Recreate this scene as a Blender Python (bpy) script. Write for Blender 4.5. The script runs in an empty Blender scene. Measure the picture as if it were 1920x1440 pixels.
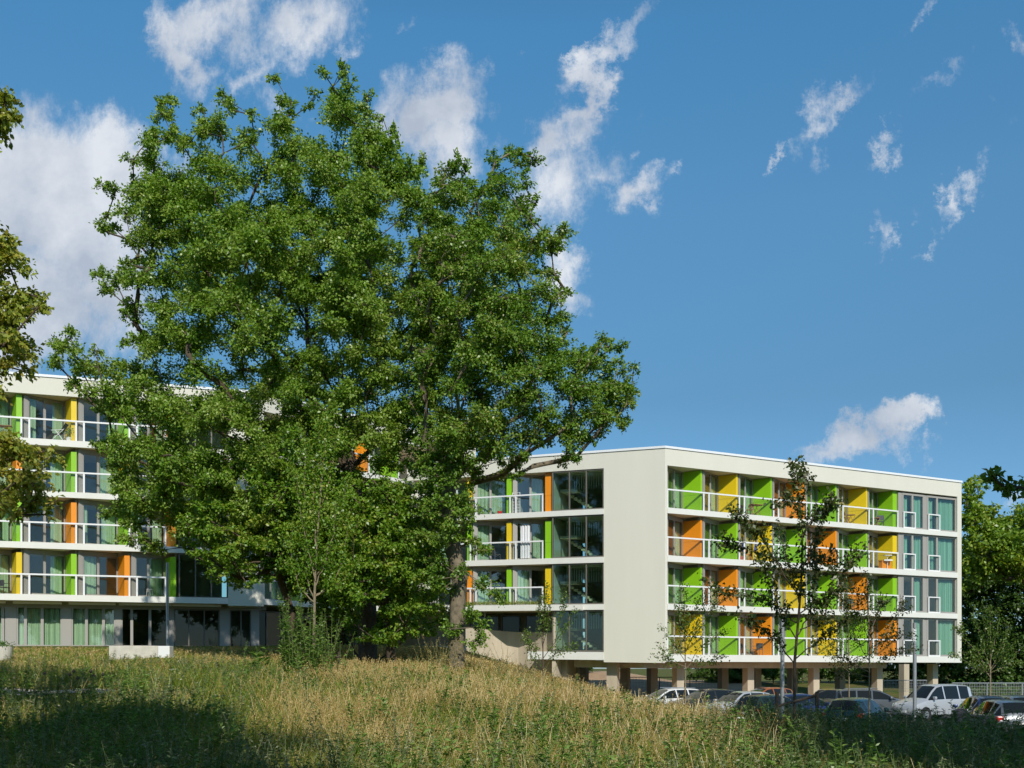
import bpy, math, random
import numpy as np
from mathutils import Vector
R = math.radians
random.seed(7); rng = np.random.default_rng(7)
scene = bpy.context.scene
COL = scene.collection
EYE = 2.7          # camera height above the car park
F = 2000.0; CX = 960.0; HY = 1252.0   # focal length, principal column, horizon row (1920 px wide photograph)

# ------------------------------------------------------------------ helpers
def ray(px, py, Y):
    return np.array([(px-CX)/F*Y, Y, EYE+(HY-py)/F*Y])

def ss(a, b, x):
    t = np.clip((x-a)/(b-a), 0, 1); return t*t*(3-2*t)

def height(X, Y):
    X = np.asarray(X, float); Y = np.asarray(Y, float)
    hl = np.interp(Y, [-60, 0, 12, 18, 30, 45, 62, 90, 400], [.6, .65, .7, .85, 1.8, 2.72, 3.97, 4.1, 4.6])
    lo = np.interp(Y, [40, 46, 58, 90], [-4, -4, -5, -5]); hi = np.interp(Y, [40, 46, 58, 90], [13, 12.5, 9, 9])
    lf = 1-ss(0, 1, (X-lo)/(hi-lo))
    hr = np.interp(Y, [0, 12, 18, 26], [.6, .65, .75, .72])*(1-ss(24, 34, Y)) + (2.3-1.0*ss(10, 18, X))*ss(84, 112, Y)
    hl = hl+.24*ss(-5, -10, X)*ss(33, 45, Y)*(1-ss(50, 61, Y))
    und = .05*np.sin(X*.9+1.3)*np.sin(Y*.7) + .04*np.sin(X*2.3+Y*.4)
    amp = np.clip(lf+(1-ss(24, 35, Y)), 0, 1)*(1-ss(50, 60, Y))
    return lf*hl+(1-lf)*hr + und*amp

def tag(o, label=None, cat=None, group=None, kind=None):
    if label: o['label'] = label
    if cat: o['category'] = cat
    if group: o['group'] = group
    if kind: o['kind'] = kind
    return o

def thing(name, label, cat, loc=(0, 0, 0), group=None, rz=0.0):
    o = bpy.data.objects.new(name, None); COL.objects.link(o)
    o.location = loc; o.rotation_euler = (0, 0, rz); o.empty_display_size = .3
    return tag(o, label, cat, group)

def link(name, me, mat, parent=None):
    if mat is not None:
        me.materials.append(mat)
    o = bpy.data.objects.new(name, me); COL.objects.link(o)
    if parent is not None: o.parent = parent
    return o

def mesh_arrays(name, V, quads=None, tris=None, smooth=False):
    me = bpy.data.meshes.new(name)
    V = np.asarray(V, np.float32).reshape(-1, 3)
    nq = 0 if quads is None else len(quads); nt = 0 if tris is None else len(tris)
    idx = []
    if nq: idx.append(np.asarray(quads, np.int32).reshape(-1))
    if nt: idx.append(np.asarray(tris, np.int32).reshape(-1))
    idx = np.concatenate(idx)
    starts = np.concatenate([np.arange(nq)*4, nq*4+np.arange(nt)*3]).astype(np.int32)
    me.vertices.add(len(V)); me.vertices.foreach_set('co', V.reshape(-1))
    me.loops.add(len(idx)); me.loops.foreach_set('vertex_index', idx)
    me.polygons.add(nq+nt); me.polygons.foreach_set('loop_start', starts)
    if smooth: me.polygons.foreach_set('use_smooth', np.ones(nq+nt, bool))
    me.update(calc_edges=True)
    return me

class MB:
    """collects boxes, prisms and tubes; build() links them as ONE mesh object"""
    def __init__(s, fn=None, base=(0, 0, 0)):
        s.v = []; s.f = []; s.fn = fn or (lambda a, b, c: (a, b, c)); s.b = base
    def P(s, a, b, c):
        x, y, z = s.fn(a, b, c); s.v.append((x-s.b[0], y-s.b[1], z-s.b[2])); return len(s.v)-1
    def box(s, a0, a1, b0, b1, c0, c1):
        i = [s.P(a, b, c) for c in (c0, c1) for a, b in ((a0, b0), (a1, b0), (a1, b1), (a0, b1))]
        for q in ((3, 2, 1, 0), (4, 5, 6, 7), (0, 1, 5, 4), (1, 2, 6, 5), (2, 3, 7, 6), (3, 0, 4, 7)):
            s.f.append([i[k] for k in q])
        return s
    def prism(s, poly, c0, c1):
        n = len(poly)
        lo = [s.P(a, b, c0) for a, b in poly]; hi = [s.P(a, b, c1) for a, b in poly]
        s.f.append(lo[::-1]); s.f.append(hi)
        for k in range(n):
            j = (k+1) % n; s.f.append([lo[k], lo[j], hi[j], hi[k]])
        return s
    def slant(s, poly, c0, c1s):
        n = len(poly)
        lo = [s.P(a, b, c) for (a, b), c in zip(poly, c0)]; hi = [s.P(a, b, c) for (a, b), c in zip(poly, c1s)]
        s.f.append(lo[::-1]); s.f.append(hi)
        for k in range(n):
            j = (k+1) % n; s.f.append([lo[k], lo[j], hi[j], hi[k]])
        return s
    def tube(s, p0, p1, r, n=8, r1=None):
        a = Vector(p0); b = Vector(p1); d = (b-a).normalized()
        x = d.orthogonal().normalized(); y = d.cross(x); r1 = r if r1 is None else r1
        A = []; B = []
        for k in range(n):
            t = 2*math.pi*k/n; o = x*math.cos(t)+y*math.sin(t)
            A.append(s.P(*(a+o*r))); B.append(s.P(*(b+o*r1)))
        s.f.append(A[::-1]); s.f.append(B)
        for k in range(n):
            j = (k+1) % n; s.f.append([A[k], A[j], B[j], B[k]])
        return s
    def wave(s, pts, z0, z1):
        lo = [s.P(a, b, z0) for a, b in pts]; hi = [s.P(a, b, z1) for a, b in pts]
        for k in range(len(pts)-1): s.f.append([lo[k], lo[k+1], hi[k+1], hi[k]])
        return s
    def build(s, name, mat, parent=None, smooth=False, bevel=0):
        me = bpy.data.meshes.new(name); me.from_pydata(s.v, [], s.f); me.update()
        if smooth: me.polygons.foreach_set('use_smooth', [True]*len(me.polygons))
        o = link(name, me, mat, parent)
        if bevel:
            m = o.modifiers.new('bevel', 'BEVEL'); m.width = bevel; m.segments = 2; m.limit_method = 'ANGLE'
        return o

# ------------------------------------------------------------------ materials
def newmat(name):
    m = bpy.data.materials.new(name); m.use_nodes = True
    nt = m.node_tree; nt.nodes.clear()
    return m, nt, nt.nodes, nt.links

def pbr(name, col, rough=.6, metal=0, spec=.5, var=0.0, scale=3.0, bump=0.0, bscale=60, col2=None, streak=False, coat=0):
    m, nt, N, L = newmat(name)
    out = N.new('ShaderNodeOutputMaterial'); p = N.new('ShaderNodeBsdfPrincipled')
    L.new(p.outputs[0], out.inputs[0])
    p.inputs['Roughness'].default_value = rough; p.inputs['Metallic'].default_value = metal
    p.inputs['Specular IOR Level'].default_value = spec
    p.inputs['Coat Weight'].default_value = coat; p.inputs['Coat Roughness'].default_value = .06
    p.inputs['Base Color'].default_value = (*col, 1)
    tc = N.new('ShaderNodeTexCoord')
    if var or col2:
        no = N.new('ShaderNodeTexNoise'); no.inputs['Scale'].default_value = scale; no.inputs['Detail'].default_value = 6
        no.inputs['Roughness'].default_value = .65
        if streak:
            mp = N.new('ShaderNodeMapping'); mp.inputs['Scale'].default_value = (1, 1, .12)
            L.new(tc.outputs['Object'], mp.inputs[0]); L.new(mp.outputs[0], no.inputs['Vector'])
        else:
            L.new(tc.outputs['Object'], no.inputs['Vector'])
        mx = N.new('ShaderNodeMix'); mx.data_type = 'RGBA'
        c2 = col2 if col2 else tuple(c*(1-var) for c in col)
        mx.inputs[6].default_value = (*col, 1); mx.inputs[7].default_value = (*c2, 1)
        mr = N.new('ShaderNodeMapRange'); mr.inputs[1].default_value = .35; mr.inputs[2].default_value = .68
        L.new(no.outputs[0], mr.inputs[0]); L.new(mr.outputs[0], mx.inputs[0]); L.new(mx.outputs[2], p.inputs['Base Color'])
    if bump:
        b = N.new('ShaderNodeTexNoise'); b.inputs['Scale'].default_value = bscale; b.inputs['Detail'].default_value = 4
        L.new(tc.outputs['Object'], b.inputs['Vector'])
        bn = N.new('ShaderNodeBump'); bn.inputs['Strength'].default_value = bump; bn.inputs['Distance'].default_value = .02
        L.new(b.outputs[0], bn.inputs['Height']); L.new(bn.outputs[0], p.inputs['Normal'])
    return m

def leafmat(name, cols, trans=.35, rough=.4, nscale=.35, gloss=.035):
    """leaf: colours vary per leaf and, more slowly, from bough to bough"""
    m, nt, N, L = newmat(name)
    out = N.new('ShaderNodeOutputMaterial')
    geo = N.new('ShaderNodeNewGeometry'); tc = N.new('ShaderNodeTexCoord')
    no = N.new('ShaderNodeTexNoise'); no.inputs['Scale'].default_value = nscale; no.inputs['Detail'].default_value = 3
    L.new(tc.outputs['Object'], no.inputs['Vector'])
    ad = N.new('ShaderNodeMath'); ad.operation = 'MULTIPLY_ADD'; ad.inputs[1].default_value = .55
    sb = N.new('ShaderNodeMath'); sb.operation = 'MULTIPLY'; sb.inputs[1].default_value = .85
    L.new(no.outputs[0], sb.inputs[0]); L.new(geo.outputs['Random Per Island'], ad.inputs[0]); L.new(sb.outputs[0], ad.inputs[2])
    cr = N.new('ShaderNodeValToRGB'); el = cr.color_ramp.elements
    while len(el) < len(cols): el.new(.5)
    for k, (pos, c) in enumerate(cols): el[k].position = pos; el[k].color = (*c, 1)
    L.new(ad.outputs[0], cr.inputs[0])
    d = N.new('ShaderNodeBsdfDiffuse'); t = N.new('ShaderNodeBsdfTranslucent'); g = N.new('ShaderNodeBsdfGlossy')
    g.inputs['Roughness'].default_value = rough
    hs = N.new('ShaderNodeHueSaturation'); hs.inputs['Value'].default_value = 1.25; hs.inputs['Saturation'].default_value = 1.1
    L.new(cr.outputs[0], d.inputs[0]); L.new(cr.outputs[0], hs.inputs['Color']); L.new(hs.outputs[0], t.inputs[0])
    m1 = N.new('ShaderNodeMixShader'); m1.inputs[0].default_value = trans
    m2 = N.new('ShaderNodeMixShader'); m2.inputs[0].default_value = gloss
    L.new(d.outputs[0], m1.inputs[1]); L.new(t.outputs[0], m1.inputs[2]); L.new(m1.outputs[0], m2.inputs[1]); L.new(g.outputs[0], m2.inputs[2])
    L.new(m2.outputs[0], out.inputs[0])
    return m

def glassmat(name, tint, refl=1.0, ior=1.5, rough=0.0):
    m, nt, N, L = newmat(name)
    out = N.new('ShaderNodeOutputMaterial'); tr = N.new('ShaderNodeBsdfTransparent'); tr.inputs[0].default_value = (*tint, 1)
    g = N.new('ShaderNodeBsdfGlossy'); g.inputs['Roughness'].default_value = rough
    ge = N.new('ShaderNodeNewGeometry'); dt = N.new('ShaderNodeVectorMath'); dt.operation = 'DOT_PRODUCT'
    L.new(ge.outputs['Incoming'], dt.inputs[0]); L.new(ge.outputs['Normal'], dt.inputs[1])
    def mt(op, a, b, c=None):      # Schlick's reflectance, the same from either face of the pane
        n = N.new('ShaderNodeMath'); n.operation = op
        for k, x in enumerate((a, b, c)):
            if x is None: continue
            if isinstance(x, (int, float)): n.inputs[k].default_value = x
            else: L.new(x, n.inputs[k])
        return n.outputs[0]
    om = mt('SUBTRACT', 1.0, mt('ABSOLUTE', dt.outputs['Value'], 0.0)); p5 = mt('POWER', om, 5.0)
    ml = N.new('ShaderNodeMath'); ml.operation = 'MULTIPLY'; ml.inputs[1].default_value = refl; ml.use_clamp = True
    mx = N.new('ShaderNodeMixShader'); L.new(mt('MULTIPLY_ADD', p5, .96, .04), ml.inputs[0]); L.new(ml.outputs[0], mx.inputs[0])
    L.new(tr.outputs[0], mx.inputs[1]); L.new(g.outputs[0], mx.inputs[2]); L.new(mx.outputs[0], out.inputs[0])
    return m

M = {}
M['render'] = pbr('white_render', (.725, .70, .60), .85, var=.05, scale=.5, bump=.12, bscale=90, streak=True)
M['fascia'] = pbr('white_fascia', (.78, .77, .71), .6, var=.05, scale=1.2, streak=True)
M['coping'] = pbr('white_metal_coping', (.84, .85, .86), .35)
M['soffit'] = pbr('soffit', (.84, .73, .55), .85, var=.08, scale=.8)
M['green'] = pbr('green_panel', (.27, .57, .010), .42, var=.05, scale=.6)
M['yellow'] = pbr('yellow_panel', (.80, .57, .01), .42, var=.05, scale=.6)
M['orange'] = pbr('orange_panel', (.86, .29, .01), .42, var=.05, scale=.6)
M['frame'] = pbr('grey_window_frame', (.36, .34, .31), .5)
M['darkframe'] = pbr('bronze_window_frame', (.16, .145, .12), .45)
M['rail'] = pbr('white_railing', (.82, .82, .82), .4)
M['glass'] = glassmat('window_glass', (.93, .975, .95), 2.2)
M['stairglass'] = glassmat('green_stair_glass', (.79, .92, .87), 1.6)
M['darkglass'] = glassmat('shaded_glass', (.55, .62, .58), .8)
M['clear'] = glassmat('railing_glass', (.965, .975, .97), .5)
M['curtain'] = pbr('pale_curtain', (.50, .64, .44), .9, var=.1, scale=4)
M['greencurtain'] = pbr('green_curtain', (.27, .50, .37), .9)
M['room'] = pbr('room_wall', (.42, .40, .34), .9)
M['concrete'] = pbr('concrete', (.60, .51, .385), .85, var=.22, scale=1.4, bump=.25, bscale=30, streak=True)
M['planter'] = pbr('pale_concrete', (.66, .62, .53), .85, var=.28, scale=2.5, bump=.3, bscale=18)
M['bark'] = pbr('bark', (.12, .085, .055), .9, var=.5, scale=9, bump=.7, bscale=28)
M['palebark'] = pbr('pale_bark', (.30, .24, .15), .85, var=.4, scale=9, bump=.4, bscale=30)
M['pole'] = pbr('galvanised_steel', (.40, .41, .42), .45, metal=.6)
M['white'] = pbr('white_plastic', (.80, .80, .78), .45)
M['steel'] = pbr('dark_steel', (.06, .06, .06), .5)
M['wood'] = pbr('oiled_wood', (.42, .20, .07), .6, var=.3, scale=12)
M['oldwood'] = pbr('weathered_wood', (.10, .07, .05), .85, var=.4, scale=10)
M['plastic'] = pbr('grey_plastic', (.10, .10, .10), .5)
M['asphalt'] = pbr('asphalt', (.055, .055, .052), .9, var=.3, scale=1.2, bump=.2, bscale=120)
M['rubber'] = pbr('rubber', (.02, .02, .02), .8)
M['alloy'] = pbr('alloy', (.5, .5, .5), .35, metal=.8)
M['carglass'] = pbr('car_glass', (.012, .016, .017), .03, spec=.45)
M['shadeleaf'] = leafmat('shade_darkened_leaf', [(.15, (.018, .045, .008)), (.55, (.042, .09, .014)), (.9, (.08, .15, .025))], trans=.15)  # leaf greens darkened: shade on the background tree is put into the colour
M['redlamp'] = pbr('red_lamp', (.55, .02, .02), .2, coat=.5)
M['lamp'] = pbr('lamp_lens', (.75, .77, .8), .15, coat=.6)
M['terracotta'] = pbr('terracotta', (.55, .13, .06), .7)
M['redplastic'] = pbr('red_plastic', (.6, .03, .02), .4)
M['blue'] = pbr('blue_cloth', (.05, .09, .45), .8)
M['cloth'] = pbr('white_cloth', (.75, .75, .76), .9)
M['gravel'] = pbr('pale_gravel', (.60, .52, .46), .9, var=.5, scale=14, bump=.6, bscale=40)
M['sand'] = pbr('sandy_soil', (.50, .33, .19), .95, var=.35, scale=1.5, bump=.4, bscale=10)

# ground material: dry turf, green turf and soil in patches
def groundmat():
    m, nt, N, L = newmat('meadow_soil')
    out = N.new('ShaderNodeOutputMaterial'); p = N.new('ShaderNodeBsdfPrincipled'); p.inputs['Roughness'].default_value = .95
    p.inputs['Specular IOR Level'].default_value = .1
    L.new(p.outputs[0], out.inputs[0])
    tc = N.new('ShaderNodeTexCoord')
    n1 = N.new('ShaderNodeTexNoise'); n1.inputs['Scale'].default_value = .35; n1.inputs['Detail'].default_value = 8; n1.inputs['Roughness'].default_value = .7
    n2 = N.new('ShaderNodeTexNoise'); n2.inputs['Scale'].default_value = 6; n2.inputs['Detail'].default_value = 6
    L.new(tc.outputs['Object'], n1.inputs['Vector']); L.new(tc.outputs['Object'], n2.inputs['Vector'])
    c1 = N.new('ShaderNodeValToRGB'); e = c1.color_ramp.elements
    e[0].position = .40; e[0].color = (.085, .13, .02, 1); e[1].position = .66; e[1].color = (.20, .15, .06, 1)
    e.new(.5).color = (.14, .15, .04, 1)
    L.new(n1.outputs[0], c1.inputs[0])
    mx = N.new('ShaderNodeMix'); mx.data_type = 'RGBA'; mx.blend_type = 'MULTIPLY'; mx.inputs[0].default_value = .6
    c2 = N.new('ShaderNodeValToRGB'); c2.color_ramp.elements[0].color = (.45, .45, .45, 1); c2.color_ramp.elements[0].position = .3
    c2.color_ramp.elements[1].position = .7
    L.new(n2.outputs[0], c2.inputs[0]); L.new(c1.outputs[0], mx.inputs[6]); L.new(c2.outputs[0], mx.inputs[7])
    L.new(mx.outputs[2], p.inputs['Base Color'])
    bn = N.new('ShaderNodeBump'); bn.inputs['Strength'].default_value = .6; bn.inputs['Distance'].default_value = .08
    L.new(n2.outputs[0], bn.inputs['Height']); L.new(bn.outputs[0], p.inputs['Normal'])
    return m
M['ground'] = groundmat()

G1 = [(.15, (.06, .13, .014)), (.45, (.14, .265, .026)), (.72, (.23, .37, .042)), (.95, (.33, .42, .085))]
M['oak'] = leafmat('big_tree_leaf', G1)
M['maple'] = leafmat('second_tree_leaf', [(.15, (.058, .13, .014)), (.5, (.135, .26, .027)), (.82, (.22, .36, .044)), (1.0, (.32, .36, .07))])
M['hornbeam'] = leafmat('understorey_leaf', [(.15, (.055, .135, .013)), (.5, (.135, .27, .022)), (.8, (.22, .36, .036)), (.98, (.33, .38, .05))])
M['edgeleaf'] = leafmat('yellowing_leaf', [(.12, (.11, .18, .02)), (.45, (.25, .33, .04)), (.78, (.38, .41, .07)), (.97, (.48, .40, .07))])
M['farleaf'] = leafmat('far_tree_leaf', [(.15, (.06, .13, .012)), (.5, (.15, .26, .024)), (.8, (.24, .36, .035)), (.97, (.36, .40, .05))])
M['darkleaf'] = leafmat('dark_sapling_leaf', [(.15, (.03, .055, .012)), (.55, (.06, .105, .02)), (.9, (.11, .12, .035))], trans=.25)
M['sapleaf'] = leafmat('sapling_leaf', [(.15, (.055, .11, .018)), (.55, (.11, .20, .03)), (.9, (.19, .27, .05))])
M['shrub'] = leafmat('shrub_leaf', [(.15, (.035, .085, .014)), (.55, (.075, .16, .024)), (.9, (.12, .22, .03))])
M['grass'] = leafmat('green_grass', [(.15, (.07, .13, .012)), (.45, (.15, .235, .02)), (.7, (.23, .29, .035)), (.92, (.33, .30, .08))], trans=.3)
M['drygrass'] = leafmat('dry_grass', [(.12, (.21, .12, .035)), (.4, (.37, .235, .075)), (.7, (.50, .355, .12)), (.95, (.62, .50, .22))], trans=.25)
M['weed'] = leafmat('weed_leaf', [(.15, (.05, .105, .015)), (.5, (.11, .19, .035)), (.8, (.20, .26, .10)), (.95, (.32, .33, .19))], trans=.25)
M['tallweed'] = leafmat('tall_weed_leaf', [(.15, (.07, .15, .022)), (.5, (.14, .26, .04)), (.9, (.24, .36, .085))], trans=.3)

# ------------------------------------------------------------------ camera, sun and sky
cam_d = bpy.data.cameras.new('camera'); cam = bpy.data.objects.new('camera', cam_d); COL.objects.link(cam)
cam.location = (0, 0, EYE); cam.rotation_euler = (R(90), 0, 0)
cam_d.sensor_width = 36; cam_d.lens = 36*F/1920; cam_d.shift_y = (HY-720)/1920; cam_d.clip_start = .1; cam_d.clip_end = 5000
scene.camera = cam
SUN_AZ, SUN_EL = R(13), R(37.5)          # azimuth to the right of straight behind the camera
sv = Vector((math.sin(SUN_AZ)*math.cos(SUN_EL), -math.cos(SUN_AZ)*math.cos(SUN_EL), math.sin(SUN_EL)))
sd = bpy.data.lights.new('sun', 'SUN'); sd.energy = 3.9; sd.angle = R(.53); sd.color = (1.0, .945, .85)
so = bpy.data.objects.new('sun', sd); COL.objects.link(so); so.rotation_euler = sv.to_track_quat('Z', 'Y').to_euler(); so.location = (0, -30, 60)

def build_world():
    w = bpy.data.worlds.new('World'); scene.world = w; w.use_nodes = True
    nt = w.node_tree; N = nt.nodes; L = nt.links; N.clear()
    out = N.new('ShaderNodeOutputWorld'); bg = N.new('ShaderNodeBackground'); L.new(bg.outputs[0], out.inputs[0])
    sky = N.new('ShaderNodeTexSky'); sky.sky_type = 'NISHITA'; sky.sun_disc = False
    sky.sun_elevation = SUN_EL; sky.sun_rotation = math.pi-SUN_AZ   # rotation 0 is +Y, clockwise
    sky.air_density = 1.0; sky.dust_density = .4; sky.ozone_density = 3.0; sky.altitude = 100
    STR = .085
    bg.inputs['Strength'].default_value = STR
    def mth(op, a, b=None, c=None, clamp=False):
        n = N.new('ShaderNodeMath'); n.operation = op; n.use_clamp = clamp
        for k, x in enumerate((a, b, c)):
            if x is None: continue
            if isinstance(x, (int, float)): n.inputs[k].default_value = x
            else: L.new(x, n.inputs[k])
        return n.outputs[0]
    tc = N.new('ShaderNodeTexCoord'); sp = N.new('ShaderNodeSeparateXYZ'); L.new(tc.outputs['Generated'], sp.inputs[0])
    X, Y, Z = sp.outputs
    Yc = mth('MAXIMUM', Y, .05)
    qx = mth('DIVIDE', X, Yc); qz = mth('DIVIDE', Z, Yc)
    cb = N.new('ShaderNodeCombineXYZ'); L.new(qx, cb.inputs[0]); L.new(qz, cb.inputs[1])
    # ragged edges: the cloud positions are displaced by fractal noise
    def noise(scale, detail, rough, off, sc=(1, 1, 1), rz=0.0):
        mp = N.new('ShaderNodeMapping'); mp.inputs['Location'].default_value = off; mp.inputs['Scale'].default_value = sc
        mp.inputs['Rotation'].default_value = (0, 0, rz)
        n = N.new('ShaderNodeTexNoise'); n.inputs['Scale'].default_value = scale; n.inputs['Detail'].default_value = detail
        n.inputs['Roughness'].default_value = rough
        L.new(cb.outputs[0], mp.inputs[0]); L.new(mp.outputs[0], n.inputs['Vector']); return n
    wn = noise(11, 9, .68, (3.1, 1.7, 0))
    vs = N.new('ShaderNodeVectorMath'); vs.operation = 'MULTIPLY_ADD'; vs.inputs[1].default_value = (.15, .15, 0); vs.inputs[2].default_value = (-.075, -.075, 0)
    L.new(wn.outputs['Color'], vs.inputs[0])
    va = N.new('ShaderNodeVectorMath'); L.new(cb.outputs[0], va.inputs[0]); L.new(vs.outputs[0], va.inputs[1])
    blobs = [  # column, row, half length, half width, tilt (deg), weight
        (60, 390, 210, 165, 0, 1.5), (190, 330, 130, 95, 10, 1.35), (40, 580, 210, 130, 0, 1.4), (190, 510, 110, 130, 0, 1.15), (240, 620, 70, 60, 0, .6),
        (330, 90, 95, 36, -65, .8), (400, 60, 105, 50, 20, .75), (470, 120, 90, 40, 55, .7), (545, 55, 120, 60, 15, .8), (600, 8, 75, 26, 10, .7), (520, 170, 80, 40, -60, .6),
        (815, 205, 130, 66, 35, 1.2), (850, 280, 80, 80, -20, 1.1), (905, 140, 50, 18, 15, .7), (745, 190, 60, 60, 0, .7), (912, 135, 34, 16, 10, .6), (745, 65, 40, 18, 40, .35), (655, 105, 30, 18, 60, .45),
        (1100, 150, 165, 30, 52, .95), (1045, 250, 110, 55, 55, .95), (1050, 350, 75, 95, -20, .85), (1070, 470, 42, 66, 10, .95), (1205, 355, 60, 36, 35, .9), (1185, 265, 26, 18, 45, .5), (1120, 320, 70, 40, 30, .5), (1160, 200, 60, 18, 60, .3),
        (1530, 240, 62, 36, 55, .85), (1590, 185, 70, 20, 42, .6), (1655, 285, 42, 20, 30, .75), (1805, 350, 55, 24, 40, .85), (1770, 400, 40, 14, 62, .45), (1450, 310, 26, 11, 75, .5), (1785, 165, 52, 16, 40, .4), (1835, 245, 45, 14, 15, .3), (1670, 410, 40, 14, 65, .4), (1742, 465, 26, 10, 20, .4), (1720, 15, 46, 14, 40, .45), (1925, 100, 20, 30, 60, .4),
        (1610, 845, 105, 40, 12, 1.2), (1690, 805, 68, 36, 30, 1.3), (1735, 785, 30, 22, 40, 1.0), (1540, 840, 50, 22, 0, .7), (1905, 945, 34, 20, 30, .8)]
    tot = None
    for (px, py, a, b, rot, wt) in blobs:
        mp = N.new('ShaderNodeMapping'); mp.vector_type = 'TEXTURE'
        mp.inputs['Location'].default_value = ((px-CX)/F, (HY-py)/F, 0); mp.inputs['Rotation'].default_value = (0, 0, R(rot))
        mp.inputs['Scale'].default_value = (a/F*1.5, b/F*1.5, 1)
        L.new(va.outputs[0], mp.inputs[0])
        ln = N.new('ShaderNodeVectorMath'); ln.operation = 'LENGTH'; L.new(mp.outputs[0], ln.inputs[0])
        v = mth('MULTIPLY', mth('SUBTRACT', 1.0, ln.outputs['Value'], clamp=True), wt)
        tot = v if tot is None else mth('MAXIMUM', tot, v)
    fb = noise(15, 10, .66, (0, 0, 0), (1.0, .55, 1), R(-38))
    fine = noise(46, 8, .68, (5, 2, 0), (1.0, .45, 1), R(-42))
    n = mth('MULTIPLY_ADD', fine.outputs[0], .45, fb.outputs[0])
    s = mth('MULTIPLY_ADD', tot, 1.55, mth('MULTIPLY_ADD', n, 3.0, -2.62))
    gate = mth('MULTIPLY', tot, 6.0, clamp=True)
    mr = N.new('ShaderNodeMapRange'); mr.interpolation_type = 'SMOOTHSTEP'; mr.inputs[1].default_value = -.30; mr.inputs[2].default_value = 1.05
    L.new(s, mr.inputs[0])
    front = mth('GREATER_THAN', Y, .06)
    alpha = mth('MULTIPLY', mth('MULTIPLY', mr.outputs[0], gate), front)
    alpha = mth('MULTIPLY', alpha, .93)
    # cloud body: white with grey billows
    sh = noise(7, 6, .6, (1.2, 4.4, 0))
    cr = N.new('ShaderNodeValToRGB'); e = cr.color_ramp.elements
    e[0].position = .34; e[0].color = (.46, .52, .62, 1); e[1].position = .58; e[1].color = (.80, .83, .88, 1)
    L.new(sh.outputs[0], cr.inputs[0])
    sc_ = N.new('ShaderNodeVectorMath'); sc_.operation = 'SCALE'; sc_.inputs[3].default_value = 1/STR
    L.new(cr.outputs[0], sc_.inputs[0])
    tint = N.new('ShaderNodeMix'); tint.data_type = 'RGBA'; tint.blend_type = 'MULTIPLY'; tint.inputs[0].default_value = 1
    
    tr = N.new('ShaderNodeValToRGB'); te = tr.color_ramp.elements
    for k, (pz, c) in enumerate(((.0, (.72, .92, 1.25)), (.12, (.68, .98, 1.2)), (.24, (.68, 1.03, 1.10)), (.39, (.90, 1.47, 1.53)), (.515, (.83, 1.66, 1.80)), (.80, (.95, 1.02, .92)))):
        if k > 1: te.new(pz)
        te[k].position = pz; te[k].color = (*(x/2 for x in c), 1)
    L.new(Z, tr.inputs[0])
    td = N.new('ShaderNodeVectorMath'); td.operation = 'SCALE'; td.inputs[3].default_value = 2.0; L.new(tr.outputs[0], td.inputs[0])
    L.new(td.outputs[0], tint.inputs[7]); L.new(sky.outputs[0], tint.inputs[6])
    mx = N.new('ShaderNodeMix'); mx.data_type = 'RGBA'
    L.new(alpha, mx.inputs[0]); L.new(tint.outputs[2], mx.inputs[6]); L.new(sc_.outputs[0], mx.inputs[7])
    L.new(mx.outputs[2], bg.inputs[0])
SKY_TINT = (1, 1, 1, 1)
build_world()
scene.view_settings.view_transform = 'Standard'; scene.view_settings.look = 'None'; scene.view_settings.exposure = 0; scene.view_settings.gamma = 1
scene.cycles.max_bounces = 5; scene.cycles.transparent_max_bounces = 24; scene.cycles.diffuse_bounces = 2; scene.cycles.glossy_bounces = 2
scene.cycles.use_adaptive_sampling = True; scene.cycles.adaptive_threshold = .02
scene.cycles.transmission_bounces = 4; scene.cycles.use_denoising = True; scene.cycles.caustics_reflective = False; scene.cycles.caustics_refractive = False

# ------------------------------------------------------------------ ground, car park, path
def grid_sheet(name, xs, ys, zoff, mat, mask=None):
    XX, YY = np.meshgrid(xs, ys); ZZ = height(XX, YY)+zoff
    V = np.stack([XX, YY, ZZ], -1).reshape(-1, 3); nx = len(xs)
    I, J = np.meshgrid(np.arange(nx-1), np.arange(len(ys)-1)); a = (J*nx+I).reshape(-1)
    q = np.stack([a, a+1, a+nx+1, a+nx], 1)
    o = link(name, mesh_arrays(name, V, q, smooth=True), mat)
    o['kind'] = 'structure'; return o
xs = np.concatenate([np.linspace(-900, -70, 14)[:-1], np.linspace(-70, 70, 176), np.linspace(70, 900, 14)[1:]])
ys = np.concatenate([np.linspace(-400, -20, 10)[:-1], np.linspace(-20, 120, 176), np.linspace(120, 1500, 14)[1:]])
grid_sheet('ground', xs, ys, 0, M['ground'])
grid_sheet('parking_lot', np.linspace(13.2, 46, 20), np.linspace(36.5, 66, 20), .03, M['asphalt'])
tag(grid_sheet('gravel_path', np.linspace(-17.0, -12.2, 24), np.linspace(31.2, 33.4, 6), .05, M['gravel']), 'pale gravel path crossing the lawn on the left')
grid_sheet('sandy_bank', np.linspace(6.5, 24, 24), np.linspace(66.05, 117, 40), .03, M['sand'])

# ------------------------------------------------------------------ the two apartment blocks
class Wing:
    def __init__(s, o, d, slope=0.0):
        l = math.hypot(*d); s.o = o; s.d = (d[0]/l, d[1]/l); s.n = (-s.d[1], s.d[0]); s.sl = slope
    def pt(s, u, v, z):
        return (s.o[0]+u*s.d[0]+v*s.n[0], s.o[1]+u*s.d[1]+v*s.n[1], z+EYE+s.sl*u)
    def u(s, px, v=0.0):
        k = (px-CX)/F; ox = s.o[0]+v*s.n[0]; oy = s.o[1]+v*s.n[1]
        return (k*oy-ox)/(s.d[0]-k*s.d[1])

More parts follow.
